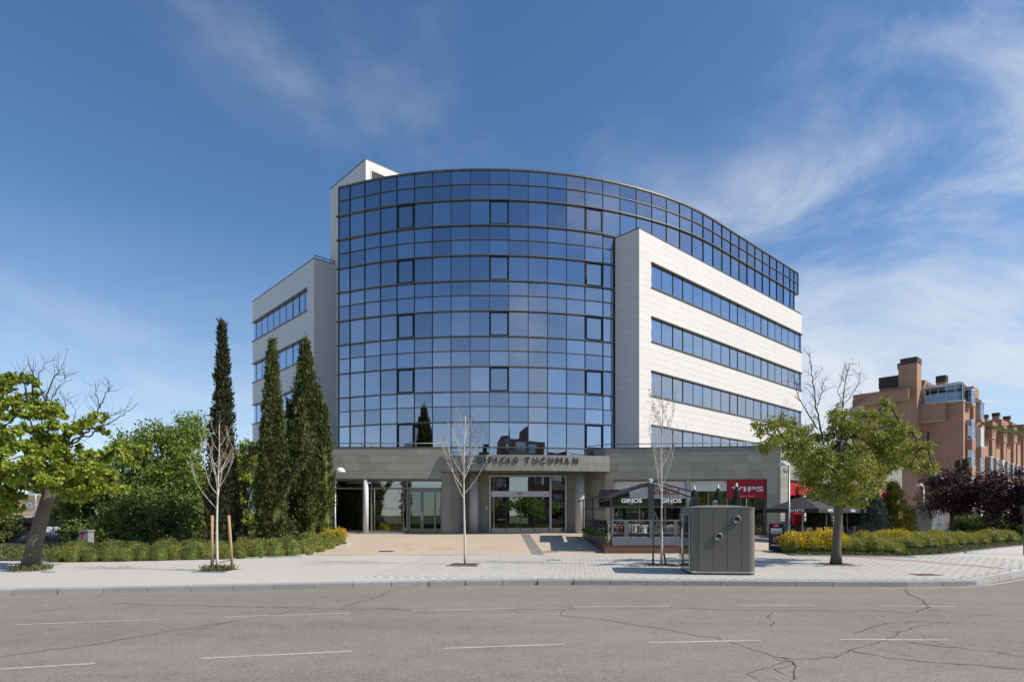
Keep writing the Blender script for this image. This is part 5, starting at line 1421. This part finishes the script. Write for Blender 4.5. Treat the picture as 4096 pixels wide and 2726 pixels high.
# ---- cypresses
def cypress(base, height, rad, label, m, n, seed, name='cypress_tree', size=.17, flare=.25, spires=(), taper=.75, cat='tree', group=None):
    t = thing(name, label, cat, base, group)
    rs = np.random.default_rng(seed)
    P_, D_ = [], []
    cores = MB()
    for (dx, dy, z0, h, r_) in [(0, 0, 0, height, rad)] + list(spires):
        k = max(200, int(n * (h * r_) / (height * rad)))
        prof = lambda q: np.minimum(1, .55 + q / max(flare, .01) * .45) * np.clip(1 - q, 0, 1) ** taper * 1.0
        nt = max(60, k // 26)                            # upright sprays, each a tuft of leaflets
        tu = rs.uniform(0, 1, nt) ** .85; ta = rs.uniform(0, 2 * math.pi, nt)
        lump = 1 + .15 * np.sin(ta * 3 + tu * 7 + seed) + .12 * np.sin(ta * 5 - tu * 19 + seed) + rs.normal(size=nt) * .12
        trad = r_ * prof(tu) * lump * rs.uniform(.78, 1.08, nt) + .02
        ix = rs.integers(0, nt, k)
        sg = (.045 + .035 * r_) * (.35 + .65 * prof(tu))[ix]
        up_ = np.abs(rs.normal(size=k)) * .17
        an = ta[ix] + rs.normal(size=k) * .03
        rr2 = trad[ix] + rs.normal(size=k) * sg + up_ * .12
        pos = np.stack([base[0] + dx + rr2 * np.cos(an) + rs.normal(size=k) * sg, base[1] + dy + rr2 * np.sin(an) + rs.normal(size=k) * sg, base[2] + z0 + tu[ix] * h * .97 + up_], 1)
        d = np.stack([np.cos(an) * .45, np.sin(an) * .45, np.full(k, 1.0)], 1) + rs.normal(size=(k, 3)) * .36
        P_.append(pos); D_.append(d)
        cores.lathe([(r_ * float(prof(q)) * .74 + .01, z0 + q * h * .97) for q in np.linspace(0, 1, 14)], 12, (base[0] + dx, base[1] + dy, base[2]))
    MB().tube([Vector(base) + Vector((0, 0, -.05)), Vector(base) + Vector((0, 0, height * .5))], [.16 * rad / .8 + .03, .05], 8).build('trunk', 'bark', t)
    cores.build('inner_crown', m, t)
    link('crown', leaf_mesh('crown', m, np.vstack(P_), np.vstack(D_), size, .34), t)
    return t
def bed_base(px, Y): x = (px - CX) / F * Y; return (x, Y, g(x, Y) + .02)
cypress(bed_base(890, 27.2), 10.2, .68, 'tallest narrow dark cypress behind the staked sapling', 'lcypdark', 17000, 1, spires=((.28, .1, .3, 4.6, .45), (-.3, .1, .2, 3.9, .4)), taper=.95)
cypress(bed_base(1088, 27.4), 9.4, .68, 'narrow olive green cypress with side branches before the white wing', 'lcyp', 17000, 2, spires=((.42, -.1, 2.9, 3.3, .27), (.6, -.2, 2.4, 2.3, .22), (-.2, -.2, 0, 6, .45)), taper=.85)
cypress(bed_base(1222, 31.0), 10.3, 1.08, 'broad dark green cypress beside the lamp post', 'lcyp', 24000, 3, spires=((.95, 0, .4, 6.6, .5), (.62, 0, 1.0, 6.9, .55), (-.75, -.2, 3.4, 3.6, .3), (.35, -.4, .2, 4.5, .75), (-.4, .2, .2, 5.6, .6)), taper=.74)
# arching side branches of the olive cypress
q0 = Vector(bed_base(1088, 27.4)); o_ = bpy.data.objects.get('cypress_tree.001')
bm_ = MB(); tp, td_ = [], []
for L in ([(1130, 1990), (1170, 1880), (1215, 1830), (1235, 1700)], [(1140, 1960), (1200, 1870), (1240, 1810), (1250, 1770)], [(1040, 1800), (1000, 1815), (975, 1850), (960, 1900)], [(1060, 1780), (1010, 1790), (960, 1800)], [(1130, 2060), (1180, 2110), (1195, 2165)]):
    pts = [P(x, y, 27.0) for x, y in L]; bm_.tube(pts, [.05 - .009 * i for i in range(len(pts))], 6)
    for a, b_ in zip(pts[:-1], pts[1:]):
        for _ in range(150): tp.append(tuple(a.lerp(b_, random.random()) + Vector([random.gauss(0, .085) for _ in range(3)]))); td_.append((random.gauss(0, .5), random.gauss(0, .5), .6 + random.gauss(0, .4)))
bm_.build('side_branch', 'barkdark', o_); link('side_foliage', leaf_mesh('side_foliage', 'lcyp', np.array(tp), np.array(td_), .15, .34), o_)

# ---- bushy trees behind the west bed
def bushy(px, Y, top_py, wpx, label, m, n, seed, size=.15, bottom=.3, name='broadleaf_tree', trunk=True, group='trees behind the west shrub bed'):
    random.seed(seed)
    x = (px - CX) / F * Y; z0 = g(x, Y); zt_ = CH + (HY - top_py) / F * Y; rx = wpx / F * Y / 2; H = zt_ - z0
    cl2 = []
    nc = 46
    for k in range(nc):
        v = random.random(); z = z0 + bottom + (H - bottom) * (v ** .9) * .93
        fr_ = (z - z0) / H; rmax = rx * (math.sin(math.pi * min(1, .18 + .82 * fr_)) ** .6 if fr_ > .5 else .95)
        a = random.uniform(0, 6.28); rr_ = rmax * math.sqrt(random.uniform(.1, 1)) * .82
        cl2.append(((x + rr_ * math.cos(a), Y + rr_ * math.sin(a), z), random.uniform(.45, .85) * rx * .42, random.uniform(.4, .8) * rx * .42))
    t = thing(name, label, 'tree', (x, Y, z0), group)
    tm = MB(); top = Vector((x, Y, z0 + H * .45)); tm.tube([(x, Y, z0 - .05), (x + .05, Y, z0 + H * .22), top], [.16, .12, .07], 8)
    for c, _, _ in cl2[::2]: branch(tm, Vector((x, Y, z0 + H * random.uniform(.12, .45))), c, .04, .012, .08, 3, 5)
    tm.build('trunk', 'barkdark', t, True)
    per = n / sum(c[1] ** 2 for c in cl2)
    pos, dr = clump_leaves(cl2, per)
    link('crown', leaf_mesh('crown', m, pos, dr, size, .62, .5), t)
    return t
WEST = ('dark green bushy tree directly behind the leaning maple trunk', 'dark green bushy tree behind the concrete pillar', 'fresh green bushy tree behind the drooping tips of the maple', 'broad fresh green bushy tree between the maple and the tallest green crown',
        'tallest fresh green bushy tree, beside the tallest cypress', 'fresh green bushy tree half hidden by the tallest cypress', 'light green young tree between the tallest cypress and the olive cypress', 'low shaded dark bush below the broad fresh green tree', 'low shaded dark bush between the broad tree and the staked sapling', 'dark green tree glimpsed behind the pillar tree')
for k, (px, Y, tp_, w_, m_, n_) in enumerate([(295, 37, 1905, 230, 'ldeep', 7000), (400, 33, 1830, 330, 'ldeep', 10000), (520, 35, 1740, 330, 'lmid', 12000), (640, 33.5, 1690, 330, 'lmid', 13000), (745, 34.5, 1648, 320, 'lmid', 13000), (850, 36, 1690, 300, 'lmid', 10000), (985, 36.0, 1735, 170, 'lmaple', 6500), (560, 30, 1960, 330, 'ldeep', 7000), (720, 29.6, 1975, 300, 'ldeep', 7000), (340, 40, 1880, 300, 'ldeep', 6000)]):
    bushy(px, Y, tp_, w_, WEST[k], m_, n_, 20 + k, group='trees behind the west bed')
bushy(5, 33, 2060, 150, 'low olive green tree at the far street corner behind the maple', 'lolive', 9000, 41, .13, group=None)
bushy(112, 40, 2088, 60, 'small dark red shrub behind the maple trunk', 'lplum', 3000, 42, .13, name='red_shrub', group=None)

# ---- shrubs and hedge mounds (shared meshes, scaled)
def shrub_mesh(m, n, seed, size, lumps=7, width=.5):
    rs = np.random.default_rng(seed); P_ = []; D_ = []
    cs = [(0, 0, .42, .75)] + [(.58 * math.cos(a), .5 * math.sin(a), rs.uniform(.28, .5), rs.uniform(.42, .62)) for a in np.linspace(0, 6.28, lumps, endpoint=False)]
    for cx_, cy_, cz_, r_ in cs:
        k = int(n * r_ * r_ / sum(c[3] ** 2 for c in cs)); d = rs.normal(size=(k, 3)); d /= np.linalg.norm(d, axis=1)[:, None]
        d[:, 2] = np.abs(d[:, 2]) * rs.choice([1, 1, 1, -.6], k)
        rad = r_ * rs.uniform(.72, 1.06, k)[:, None] * (1 + .12 * np.sin(d * 9 + seed).sum(1)[:, None] * .5)
        p_ = d * rad * np.array([1, 1, .8]) + np.array([cx_, cy_, cz_]); ok = p_[:, 2] > .0
        P_.append(p_[ok]); D_.append((d + rs.normal(size=d.shape) * .5 + np.array([0, 0, .5]))[ok])
    pos = np.vstack(P_); pos[:, 2] /= pos[:, 2].max()
    return leaf_mesh('shrub_foliage', m, pos, np.vstack(D_), size, width)
SHM = {}
for kind, m_, n_, sz in (('y', 'lyellow', 3600, .10), ('g', 'ljuni', 4200, .085), ('o', 'lolive', 3800, .09), ('j', 'ljuniw', 3800, .10)):
    SHM[kind] = [shrub_mesh(m_, n_, 50 + i * 7 + ord(kind), sz) for i in range(3)]
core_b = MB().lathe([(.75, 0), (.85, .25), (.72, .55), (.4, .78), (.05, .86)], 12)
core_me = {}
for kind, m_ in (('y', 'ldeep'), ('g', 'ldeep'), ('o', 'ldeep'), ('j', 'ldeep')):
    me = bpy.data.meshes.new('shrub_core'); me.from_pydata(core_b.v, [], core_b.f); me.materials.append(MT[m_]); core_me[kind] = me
SL = {'y': ('clipped golden yellow euonymus mound in the {}', 'golden mounds in the {}'), 'g': ('rounded yellow green juniper mound in the {}', 'juniper mounds in the {}'), 'o': ('loose olive green shrub in the {}', 'olive shrubs in the {}'), 'j': ('feathery yellow green juniper shrub in the {}', 'feathery junipers in the {}')}
def shrub(px, py, wpx, hpx, kind, where, dz=0):
    p_ = Gd(px, py); sc = p_.y / F; rx = wpx * sc / 2 * random.uniform(.85, 1.08); hz = hpx * sc * random.uniform(.95, 1.35)
    lab, grp = SL[kind]
    p_ = p_ + Vector((0, rx * .55, 0)); p_.z = g(p_.x, p_.y) + .02
    t = thing('shrub', lab.format(where), 'shrub', p_, grp.format(where))
    M_ = Matrix.Translation(p_) @ Matrix.Rotation(random.uniform(0, 6.28), 4, 'Z') @ Matrix.Diagonal((rx * .92, rx * .92, hz * 1.02, 1))
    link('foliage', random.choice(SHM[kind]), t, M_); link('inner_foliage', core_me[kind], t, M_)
random.seed(5)
for a in [(3185, 2212, 125, 70, 'y'), (3255, 2213, 150, 76, 'y'), (3330, 2214, 150, 74, 'y'), (3395, 2215, 90, 58, 'g'), (3440, 2216, 120, 64, 'g'), (3510, 2217, 130, 66, 'g'), (3575, 2218, 120, 54, 'g'), (3390, 2195, 120, 52, 'y'), (3470, 2190, 120, 52, 'g'), (3530, 2184, 120, 56, 'g'), (3560, 2172, 90, 40, 'y'), (3610, 2176, 110, 44, 'y'), (3300, 2195, 140, 60, 'y'), (3655, 2199, 130, 56, 'g'), (3720, 2197, 140, 60, 'g'), (3785, 2190, 130, 55, 'g'), (3840, 2184, 100, 46, 'g'), (3885, 2181, 90, 40, 'g'),
          (3930, 2179, 90, 42, 'g'), (3985, 2174, 110, 46, 'g'), (4045, 2171, 100, 42, 'g'), (3690, 2174, 120, 40, 'g'), (3770, 2168, 130, 40, 'g'), (3860, 2163, 130, 36, 'g'), (3950, 2160, 130, 34, 'g')]:
    shrub(*a, 'east hedge bed')
for a in [(215, 2247, 90, 40, 'o'), (280, 2247, 100, 46, 'j'), (350, 2246, 110, 44, 'o'), (425, 2245, 110, 50, 'o'), (490, 2244, 110, 52, 'j'), (560, 2242, 110, 54, 'o'), (625, 2241, 110, 56, 'o'), (690, 2239, 110, 54, 'j'), (755, 2238, 110, 54, 'o'), (820, 2236, 110, 54, 'j'), (890, 2235, 110, 50, 'j'), (955, 2233, 120, 60, 'j'), (1025, 2231, 120, 64, 'j'), (1090, 2229, 120, 64, 'j'), (1150, 2226, 120, 64, 'o'), (1205, 2219, 110, 60, 'j'), (1255, 2208, 100, 54, 'j'), (1300, 2196, 90, 48, 'j'), (1335, 2184, 70, 40, 'j'),
          (970, 2205, 110, 56, 'y'), (1300, 2174, 80, 52, 'y'), (1352, 2170, 70, 46, 'y'), (1230, 2185, 110, 46, 'j'), (1140, 2200, 110, 50, 'j'), (1060, 2208, 110, 50, 'o'), (520, 2222, 120, 50, 'o'), (640, 2220, 120, 50, 'o'), (760, 2216, 120, 50, 'o'), (860, 2212, 120, 46, 'o'), (300, 2228, 130, 56, 'o'), (420, 2226, 120, 50, 'o')]:
    shrub(*a, 'west bed')
# ground cover and dandelions
def cover(name, label, quads, n, m, size, fl=0):
    pos = []
    for _ in range(n):
        a, b_, c, d = random.choice(quads); u, v = random.random(), random.random()
        q = Vector(a).lerp(Vector(b_), u).lerp(Vector(d).lerp(Vector(c), u), v); pos.append((q.x, q.y, g(q.x, q.y) + .03))
    pos = np.array(pos); dr = rng.normal(size=pos.shape) * .5; dr[:, 2] = .9
    t = tag(link(name, leaf_mesh(name, m, pos, dr, size, .25)), label, 'ground cover', None, 'stuff')
    b = MB()
    for i in rng.choice(n, fl): b.lathe([(.0, 0), (.03, .01), (.0, .02)], 7, (pos[i][0], pos[i][1], pos[i][2] + random.uniform(.1, .3)), cap=False)
    if fl: b.build('flower_heads', 'flower', t)
cover('ground_cover', 'low grass and weeds with yellow flowers under the west shrubs', [((-24, 22.3), (-17, 23), (-17, 30), (-24, 30)), ((-17, 23), (-10.3, 24.6), (-10.3, 30), (-17, 30)), ((-10.3, 24.6), (-8.9, 25.6), (-8.6, 30), (-10.3, 31))], 9000, 'weed', .2, 90)
cover('ground_cover', 'short green grass along the east hedge edge', [((12, 25.6), (16, 25.2), (18, 29), (12.5, 27)), ((16, 25.2), (19, 26.9), (22, 31), (18, 29)), ((19, 26.9), (36, 40), (38, 46), (22, 31))], 9000, 'weed', .13)

# ---- conifers by the sunlit shop front
def con(px, Y, top, wpx, lab, m, seed, n=7000, taper=.5, size=.14):
    x = (px - CX) / F * Y; z0 = g(x, Y); cypress((x, Y, z0), CH + (HY - top) / F * Y - z0, wpx / F * Y / 2, lab, m, n, seed, 'conifer', size, .12, (), taper)
con(3275, 36.5, 2022, 100, 'dark clipped conifer under the first black parasol', 'lcypdark', 61)
con(3372, 38.5, 2020, 60, 'slim dark conifer behind the street tree trunk', 'lcypdark', 62, 4000)
con(3445, 39, 2010, 70, 'slim bluish conifer behind the last black parasol', 'lcypblue', 63, 5000)
con(3500, 36.5, 1990, 85, 'bluish grey cypress with feathery foliage by the last parasol', 'lcypblue', 64)
con(3572, 38.5, 1940, 125, 'broad golden green thuja beside the corner of the stone shop front', 'lthuja', 65, 11000, .55)
con(3640, 41, 2045, 45, 'small golden thuja next to the gate post', 'lthuja', 66, 2500)
con(3830, 62, 1845, 42, 'slim dark cypress before the brick wall, the shorter of two', 'lcypdark', 67, 4000, .6, .2)
con(3860, 62, 1833, 46, 'slim dark cypress before the brick wall, the taller of two', 'lcypdark', 68, 4000, .6, .2)

# ---- purple plum trees
def plum(px, Y, py, wpx, hpx, lab, seed):
    random.seed(seed); x = (px - CX) / F * Y; z0 = g(x, Y); zc = CH + (HY - py) / F * Y; rx = wpx / F * Y / 2; rz = hpx / F * Y / 2; cl2 = []
    for k in range(48):
        d = Vector((random.gauss(0, 1), random.gauss(0, 1), random.gauss(0, 1))).normalized() * random.uniform(.35, .9)
        cl2.append(((x + d.x * rx, Y + d.y * rx * .8, zc + d.z * rz), random.uniform(.2, .34) * rx, random.uniform(.2, .34) * rx))
    big_tree('plum_tree', lab, (x, Y, z0), [(x, Y, z0 - .05), (x + .1, Y, z0 + 1.0), (x + .15, Y, z0 + 1.9)], cl2, 'lplum', 9000 / sum(c[1] ** 2 for c in cl2), .15, r0=.14, width=.6, droop=.4)
plum(3800, 44, 1985, 250, 220, 'purple leaved plum tree beside the far lamp post', 71)
plum(3985, 42, 1975, 260, 230, 'purple leaved plum tree next to the dark street post', 72)
plum(4130, 40, 1990, 200, 240, 'purple leaved plum tree at the end of the hedge', 73)
for k, (px, Y, tp_, w_, m_) in enumerate([(3780, 50, 2075, 140, 'ldeep'), (3880, 49, 2070, 160, 'ldeep'), (3990, 48, 2065, 170, 'ldeep'), (4080, 47, 2060, 150, 'ldeep'), (3740, 52, 2105, 80, 'lolive')]):
    bushy(px, Y, tp_, w_, 'dark green bush under the purple plum trees' if m_ == 'ldeep' else 'thin pale bush before the utility cabinet', m_, 5000 if m_ == 'ldeep' else 1200, 80 + k, .16, .05, 'bush', group='bushes under the plums' if m_ == 'ldeep' else None)
# ------------------------------------------------------------------ brick apartment blocks, east
def apartment(label, Q, scale_t, ztop, nst, with_front, seed):
    random.seed(seed)
    t = thing('apartment_block', label, 'building', (Q.x, Q.y, .3))
    return t
Qc = Vector((54.0, 73.0)); q2 = Qc + D2 * 4.3; q3 = q2 - D1 * 1.9; q4 = q3 + D2 * 7.3
t = thing('apartment_block', 'orange brick apartment block with a tall chimney and glazed roof rooms', 'building', (54, 73, .3))
MB().prism([q3, q3 + D1 * 10, q4 + D1 * 10, q4], 0, 17.0).build('front_block', 'brick', t)
MB().prism([Qc, Qc + D1 * 4.6, q2 + D1 * 4.6, q2 + D1 * .01], 0, 15.5).build('side_block', 'brick', t)
wf, ws, wl2 = Wall(q4, q3), Wall(q2, Qc), Wall(Qc, Qc + D1 * 30)
wf.bx('cornice', 'brick', t, .35, 6.6, 16.2, 17.35, .02, .75); wf.bx('cornice_soffit', 'soffit', t, .4, 6.5, 16.12, 16.19, .02, .7)
rt = wf.bx('roof_deck', 'rooftile', t, .3, 6.6, 17.36, 17.42, -3, .8)
for k in range(24): 
    u = .4 + k * .26; wf.bx('roof_tile', 'rooftile', rt, u, u + .16, 17.42, 17.52, -2.5, .82)
ch_ = wf.bx('chimney', 'brick', t, 5.3, 7.3, 16.9, 20.6, -1.9, .0); wf.bx('chimney_cap', 'chimney', ch_, 5.5, 7.32, 20.6, 21.35, -1.95, .02); wf.bx('chimney_shoulder', 'chimney', ch_, 5.1, 5.55, 20.2, 20.9, -1.9, -.3)
ph = wf.bx('plant_room', 'brick', t, 3.0, 5.3, 17.2, 18.1, -3, -.6); wf.bx('plant_screen', 'chimney', ph, 2.95, 5.32, 18.1, 19.5, -3.1, -.5)
wf.bx('balcony_glass', 'gapart', t, -.2, 1.3, 13.4, 15.4, -.6, .03); wf.bx('balcony_parapet', 'shade', t, -.3, 1.35, 12.9, 13.4, -.6, .06); wf.bx('balcony_head', 'shade', t, -.3, 1.4, 15.4, 16.1, -.6, .05)
MB().prism([q3 + D1 * 3, q3 + D1 * 9, q3 + D1 * 9 + D2 * 4, q3 + D1 * 3 + D2 * 4], 17, 18.4).build('roof_room', 'brick', t)
MB().prism([q2 + D1 * 1.6, q2 + D1 * 7, q2 + D1 * 7 + D2 * 3.0, q2 + D1 * 1.6 + D2 * 3.0], 15, 19.0).build('roof_room', 'brick', t)
ws.bx('balcony_wall', 'brick', t, -.2, 2.6, 13.4, 15.5, .02, 1.0); ws.bx('balcony_soffit', 'soffit', t, -.2, 2.6, 13.3, 13.39, .02, 1.0)
for w, L_ in ((ws, 4.3), (wl2, 2.0)):
    for k in range(int(L_ / .85)):
        gp = w.bx('roof_room_pane', 'gapart', t, .08 + k * .86, .85 + k * .86, 15.7, 17.5, -.12, -.08)
        w.bx('pane_post', 'shade', gp, k * .86, .07 + k * .86, 15.6, 17.6, -.14, -.04)
    w.bx('roof_room_head', 'shade', t, 0, L_, 17.55, 17.8, -.5, .04); w.bx('roof_room_sill', 'shade', t, 0, L_, 15.52, 15.7, -.2, .05)
mb = MB(); mb.prism([Qc + D2 * .2, Qc + D1 * 2.2 + D2 * .2, q2 + D1 * 2.2, q2 + D1 * .2], 17.8, 17.9); mb.build('roof_room_roof', 'shade', t)
ws.bx('wall_slit', 'interior', t, .6, .85, 10.2, 12.2, -.03, .01)

def bay(parent, u, z, h, w_=1.5, d=.55, shut=False):
    fr_ = wl2.bx('bay_window', 'shade', parent, u, u + w_, z + h, z + h + .12, .0, d)
    wl2.bx('bay_base', 'brick', parent, u - .05, u + w_ + .05, z - 1.0 * (h > 2.0) - .25, z, .0, d + .05); wl2.bx('bay_sill', 'shade', fr_, u - .06, u + w_ + .06, z, z + .09, .0, d + .08)
    m_ = 'shade' if shut else 'gapart'
    wl2.bx('pane', m_, fr_, u + .05, u + w_ - .05, z + .1, z + h, d - .06, d - .02)
    wl2.bx('pane', m_, fr_, u + .01, u + .04, z + .1, z + h, .05, d - .06)
    wl2.bx('post', 'shade', fr_, u, u + .07, z + .09, z + h, d - .07, d); wl2.bx('post', 'shade', fr_, u + w_ - .07, u + w_, z + .09, z + h, d - .07, d)
    wl2.bx('rail', 'shade', fr_, u + .07, u + w_ - .07, z + h * .45, z + h * .45 + .06, d - .06, d)
for z, h, sh in ((1.2, 2.1, True), (4.4, 2.1, True), (7.7, 2.3, False), (11.0, 2.3, False), (15.3, 1.7, False)): bay(t, 1.2, z, h, 1.7, .6, sh)
wl2.bx('pilaster', 'brick', t, 3.5, 4.4, 0, 16.6, .0, .35); wl2.bx('roof_beam', 'brick', t, 2.6, 5.6, 16.4, 17.6, -1.0, .5); wl2.bx('beam_soffit', 'soffit', t, 2.65, 5.5, 16.33, 16.39, -1.0, .45)
ch_ = wl2.bx('chimney', 'brick', t, 2.9, 4.0, 17.4, 18.7, -3.4, -2.4); wl2.bx('chimney_cap', 'chimney', ch_, 2.85, 4.05, 18.7, 19.5, -3.45, -2.35)
t2 = t
MB().prism([Qc + D1 * 4.6 + D2 * .02, Qc + D1 * 9.5 + D2 * .02, Qc + D1 * 9.5 + D2 * 9, Qc + D1 * 4.6 + D2 * 9], 0, 14.6).build('rear_block', 'brick', t)
for z, h, sh in ((1.0, 2.0, True), (4.2, 1.9, False), (7.2, 2.2, False), (10.4, 2.4, True), (13.9, 2.0, False)): bay(t, 5.6, z, h, 1.9, .7, sh)
wl2.bx('bay_head', 'shade', t, 5.4, 7.8, 16.0, 16.3, -.6, .8); wl2.bx('pilaster', 'brick', t, 8.1, 9.4, 0, 13.5, 0, .4)
for k, (u0, z) in enumerate(((11.5, 13.4), (19.5, 13.6), (27.5, 14.2), (36.5, 15.5), (46, 16))):
    wl2 = Wall(Qc + D1 * u0 - D2 * .0, Qc + D1 * (u0 + 8))
    t = thing('apartment_block', ('lower brick terrace block next to the tall chimney block', 'second lower brick terrace block with a roof garden', 'third lower brick terrace block along the side street', 'fourth lower brick terrace block along the side street', 'last lower brick terrace block along the side street')[k], 'building', tuple(Qc + D1 * u0) + (.3,))
    q = Qc + D1 * u0
    MB().prism([q, q + D1 * 7.6, q + D1 * 7.6 + D2 * 10, q + D2 * 10], 0, z).build('wall', 'brick', t)
    MB().prism([q + D2 * 2, q + D1 * 6 + D2 * 2, q + D1 * 6 + D2 * 8, q + D2 * 8], z, z + 2.0).build('roof_room', 'brick', t)
    c2 = wl2.bx('chimney', 'brick', t, 1, 1.9, z, z + 2.7, -3.4, -2.5); wl2.bx('chimney_cap', 'chimney', c2, .95, 1.95, z + 2.7, z + 3.2, -3.45, -2.45)
    wl2.bx('roof_beam', 'brick', t, 3.2, 5.6, z - .1, z + 1.2, -2, .4)
    for u in (.8, 4.6):
        for zz_, h in ((1.0, 2.0), (4.2, 2.0), (7.4, 2.2)): bay(t, u, zz_, h, 1.7, .6, (u + zz_ + k) % 2 > 1)
    wl2.bx('pilaster', 'brick', t, 3.2, 4.1, 0, z - .1, 0, .35); wl2.bx('roof_parapet', 'brick', t, .3, 2.9, z - 1.4, z - .2, 0, .8)
    pos = rng.normal(size=(700, 3)) * np.array([.7, .7, .25]) + np.array([*(wl2.pt(1.6, z + .1, .4))]); 
    hp = thing('roof_plant', 'green roof garden plant on brick terrace parapet', 'plant', tuple(wl2.pt(1.6, z - .2, .4)), 'roof garden plants on the terrace blocks'); link('foliage', leaf_mesh('foliage', 'lolive', pos, rng.normal(size=(700, 3)), .2), hp)

# ------------------------------------------------------------------ beige shop building, far west
t = thing('shop_building', 'beige rendered shop building with a dark swirl logo sign behind the maple', 'building', (-58, 76, .4))
wb = Wall((-72, 75), (-49, 76.5)); pu = lambda px: (on_line(wb.p0, wb.a, px) - wb.p0).length
zb = lambda py: CH + (HY - py) / F * 75.5
wb.bx('wall', 'beige', t, 0, wb.L, zb(2057), zb(1980), -8, 0); wb.bx('roof_edge', 'shade', t, -.2, wb.L + .2, zb(1980), zb(1972), -8, .3); wb.bx('skylight', 'gapart', t, pu(90), pu(180), zb(1972), zb(1955), -6, -1)
wb.bx('fascia', 'board', t, 0, wb.L, zb(2071), zb(2057) - .005, -8, .1); wb.bx('shop_window', 'interior', t, 0, wb.L, .2, zb(2071), -8, -.5)
text('lettering', 'PULPERIA', 'whitetext', t, wb.pt(pu(122), zb(2064), .12), .3, wb.a, w=1.6, depth=.02, bold=.03)
lb = wb.bx('logo_board', 'pillar', t, pu(101), pu(139), zb(2034), zb(2006), .0, .12)
cx_, cz_ = pu(120), (zb(2034) + zb(2006)) / 2
mb = MB()
for a in np.linspace(R(50), R(330), 40):
    r_ = .30; w_ = .06 + .10 * (a / R(330))
    mb.box(wb.pt(cx_ + r_ * math.cos(a), cz_ - .02 + r_ * math.sin(a), .13), (.07, .02, w_ * 1.4), wb.a, 0, -a - R(90) + R(90))
mb.lathe([(.0, 0), (.13, 0), (.13, .02), (.0, .02)], 16, cap=False) if False else None
mb.build('logo_swirl', 'whitetext', lb)
t = thing('red_lintel_wall', 'low grey stone wall at the end of the side street behind the maple', 'wall', (-27, 33, .3)); box('core', 'pillar', t, (-27.5, 33.5, .6), (3.0, .4, .8), R(6)); box('coping', 'kerb', t, (-27.5, 33.5, 1.02), (3.1, .5, .05), R(6))

# ------------------------------------------------------------------ across the road, behind the camera (seen mirrored in the glass)
def far_block(label, x, y, w, d, floors, m, seed, step=True):
    random.seed(seed)
    t = thing('apartment_block', label, 'building', (x, y, 0))
    H = 3.0 * floors
    box('wall', m, t, (x, y, H / 2), (w, d, H)); 
    for k in range(2): c2 = box('roof_room', m, t, (x - w * .22 + k * w * .42, y, H + .9 + k * .4), (w * .28, d * .6, 1.8 + k * .8)); box('chimney', 'chimney', c2, (x - w * .25 + k * w * .45, y, H + 2.6), (1.0, 1.0, 2.4))
    for f in range(floors):
        box('balcony', 'soffit' if m == 'brickdark' else 'colwhite', t, (x - w * .1, y + d / 2 + .6, f * 3 + .5), (w * .5, 1.2, 1.0))
        for k in range(int(w / 3)):
            box('window', 'gapart', t, (x - w / 2 + 1.6 + k * 3, y + d / 2 + .02, f * 3 + 1.7), (1.6, .08, 1.5))
    return t
far_block('brick apartment block across the road mirrored in the glass front', 14, -32, 22, 12, 5, 'brickdark', 1)
far_block('lower brick apartment block across the road mirrored in the glass front', 40, -34, 26, 12, 4, 'brickdark', 2)
far_block('white house across the road mirrored in the glass front', -45, -26, 13, 10, 5, 'colwhite', 3)
far_block('small brick block across the road mirrored in the glass front', -5, -38, 9, 10, 4, 'brickdark', 4)
cypress((-15, -22, 0), 14, .9, 'tall cypress across the road mirrored in the glass front', 'lcypdark', 7000, 91, 'cypress_tree', .3)
for k, (x, y) in enumerate(((-26, -16), (20, -16), (3, -17), (-5, -16), (12, -18))):
    random.seed(95 + k); cl2 = [((x + random.gauss(0, 1.4), y + random.gauss(0, 1.2), 3.2 + random.gauss(0, .8)), .9, .8) for _ in range(22)]
    big_tree('verge_tree', 'leafy verge tree across the road mirrored in the ground floor glazing', (x, y, 0), [(x, y, -.05), (x, y, 1.2), (x, y, 2.2)], cl2, 'lmid', 260, .3, r0=.15)['group'] = 'verge trees across the road'
hb = MB()
vg = tag(link('verge', leaf_mesh('verge', 'weed', np.stack([rng.uniform(-40, 45, 14000), rng.uniform(-19, -13, 14000), np.zeros(14000)], 1), np.stack([rng.normal(size=14000) * .4, rng.normal(size=14000) * .4, np.ones(14000)], 1), .6, .2)), 'tall grass verge across the road', 'grass', None, 'stuff')

# every top-level thing that is not yet tagged is part of the setting
print('objects', len(bpy.data.objects), 'tris', sum(len(m.polygons) for m in bpy.data.meshes))
